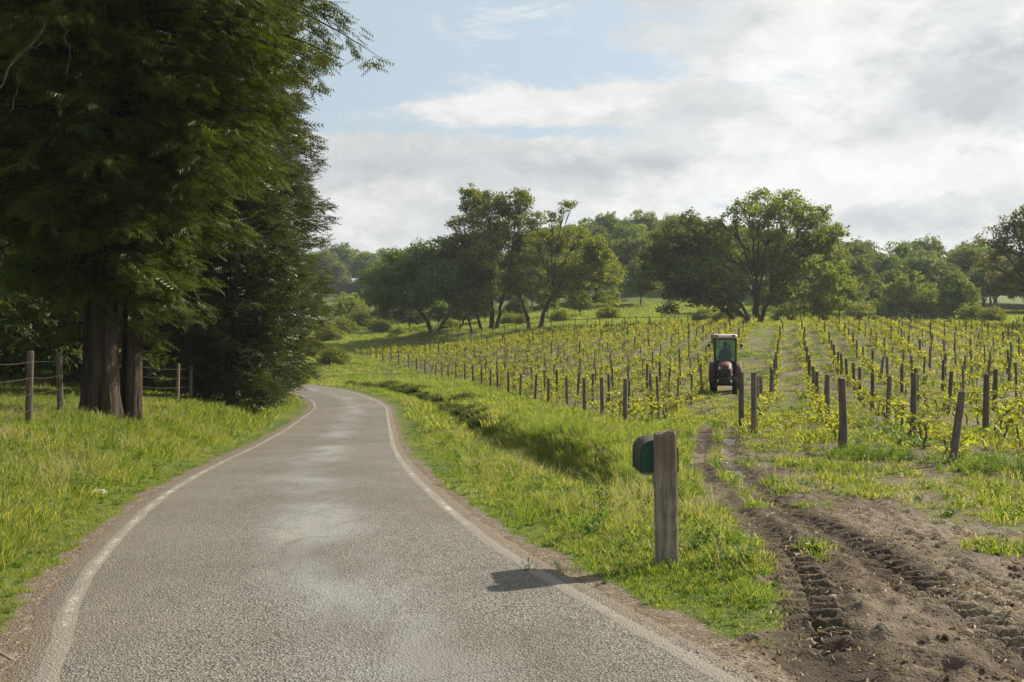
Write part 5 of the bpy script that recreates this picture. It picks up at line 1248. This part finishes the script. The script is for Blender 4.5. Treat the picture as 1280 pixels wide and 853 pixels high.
# ------------------------------------------------------------------ small things
M['stonep'] = mat_plain('pale_stone', (.36, .34, .29), .9, 0, .3, .2, 12)
def rock(x, y, s, label, seed, mat=None):
    o = stone('rock', seed, mat or M['stonep']); o.name = 'rock'; COL.objects.link(o); o.location = (x, y, gz(x, y)+s*.25); o.scale = (s, s, s*.8); o.rotation_euler = (.1, .1, seed)
    md = o.modifiers.new('s', 'SUBSURF'); md.levels = md.render_levels = 1; tag(o, label, 'stone')
rock(-5.15, 12.4, .15, 'pale flat stone lying in the left verge grass', 1)
m = MB(); m.tube([(-3.06, 5.62, .03), (-2.93, 5.56, .06), (-2.80, 5.48, .05), (-2.72, 5.42, .04)], [.012, .011, .009, .006], 6)
o = m.build('fallen_stick', M['litter'], None, (0, 0, gz(-2.9, 5.5)-.0)); tag(o, 'short pale stick lying beside the left edge of the lane', 'stick')
# rail fence beyond the vineyard on the right
rf = tag(empty('rail_fence', (42, 109, gz(42, 109))), 'low wooden rail fence beyond the far right end of the vineyard', 'fence'); fo = np.array(rf.location); pp = []
for i in range(9):
    x = 37+i*1.7; y = 109+i*.15; z = gz(x, y); m = MB(); m.tube(np.array([(x, y, z-.2), (x, y, z+1.25)])-fo, .07, 6); m.build('post', M['post'], rf); pp.append((x, y, z))
for i in range(8):
    for h in (.6, 1.1): m = MB(); m.box(np.array(((pp[i][0]+pp[i+1][0])/2, (pp[i][1]+pp[i+1][1])/2-.09, (pp[i][2]+pp[i+1][2])/2+h))-fo, (1.72, .04, .12)); m.build('rail', M['post'], rf)
rf2 = tag(empty('wire_fence', (5, 111.5, gz(5, 111.5))), 'far post fence along the top of the left vineyard block', 'fence'); fo = np.array(rf2.location); pr = []
for i in range(24):
    x = -9+i*1.35; y = 118.5-i*.42; z = gz(x, y); m = MB(); m.tube(np.array([(x, y, z-.2), (x, y, z+1.2)])-fo, .05, 5); m.build('post', M['post'], rf2); pr.append((x, y, z+1.05))
m = MB(); m.tube(np.array(pr)-fo, .03, 4, False); m.build('top_rail', M['post'], rf2)

# ------------------------------------------------------------------ the air
hz = bpy.data.meshes.new('haze'); hb = MB(); zl = float(Zg.min())-1; hb.box(((gx[0]+gx[-1])/2, (gy[0]+gy[-1])/2, (zl+42)/2), (gx[-1]-gx[0]+40, gy[-1]-gy[0]+40, 42-zl)) 
hm_ = bpy.data.materials.new('valley_haze'); hm_.use_nodes = True; t = NT(hm_.node_tree); t.n.clear()
pv = t.new('ShaderNodeVolumePrincipled'); pv.inputs['Color'].default_value = (.80, .90, 1.0, 1); pv.inputs['Density'].default_value = .00022; pv.inputs['Anisotropy'].default_value = .2
o_ = t.new('ShaderNodeOutputMaterial'); t.l.new(pv.outputs[0], o_.inputs['Volume'])
HAZE = True
if HAZE: tag(hb.build('haze', hm_), 'thin pale haze in the valley air', None, None, 'stuff')
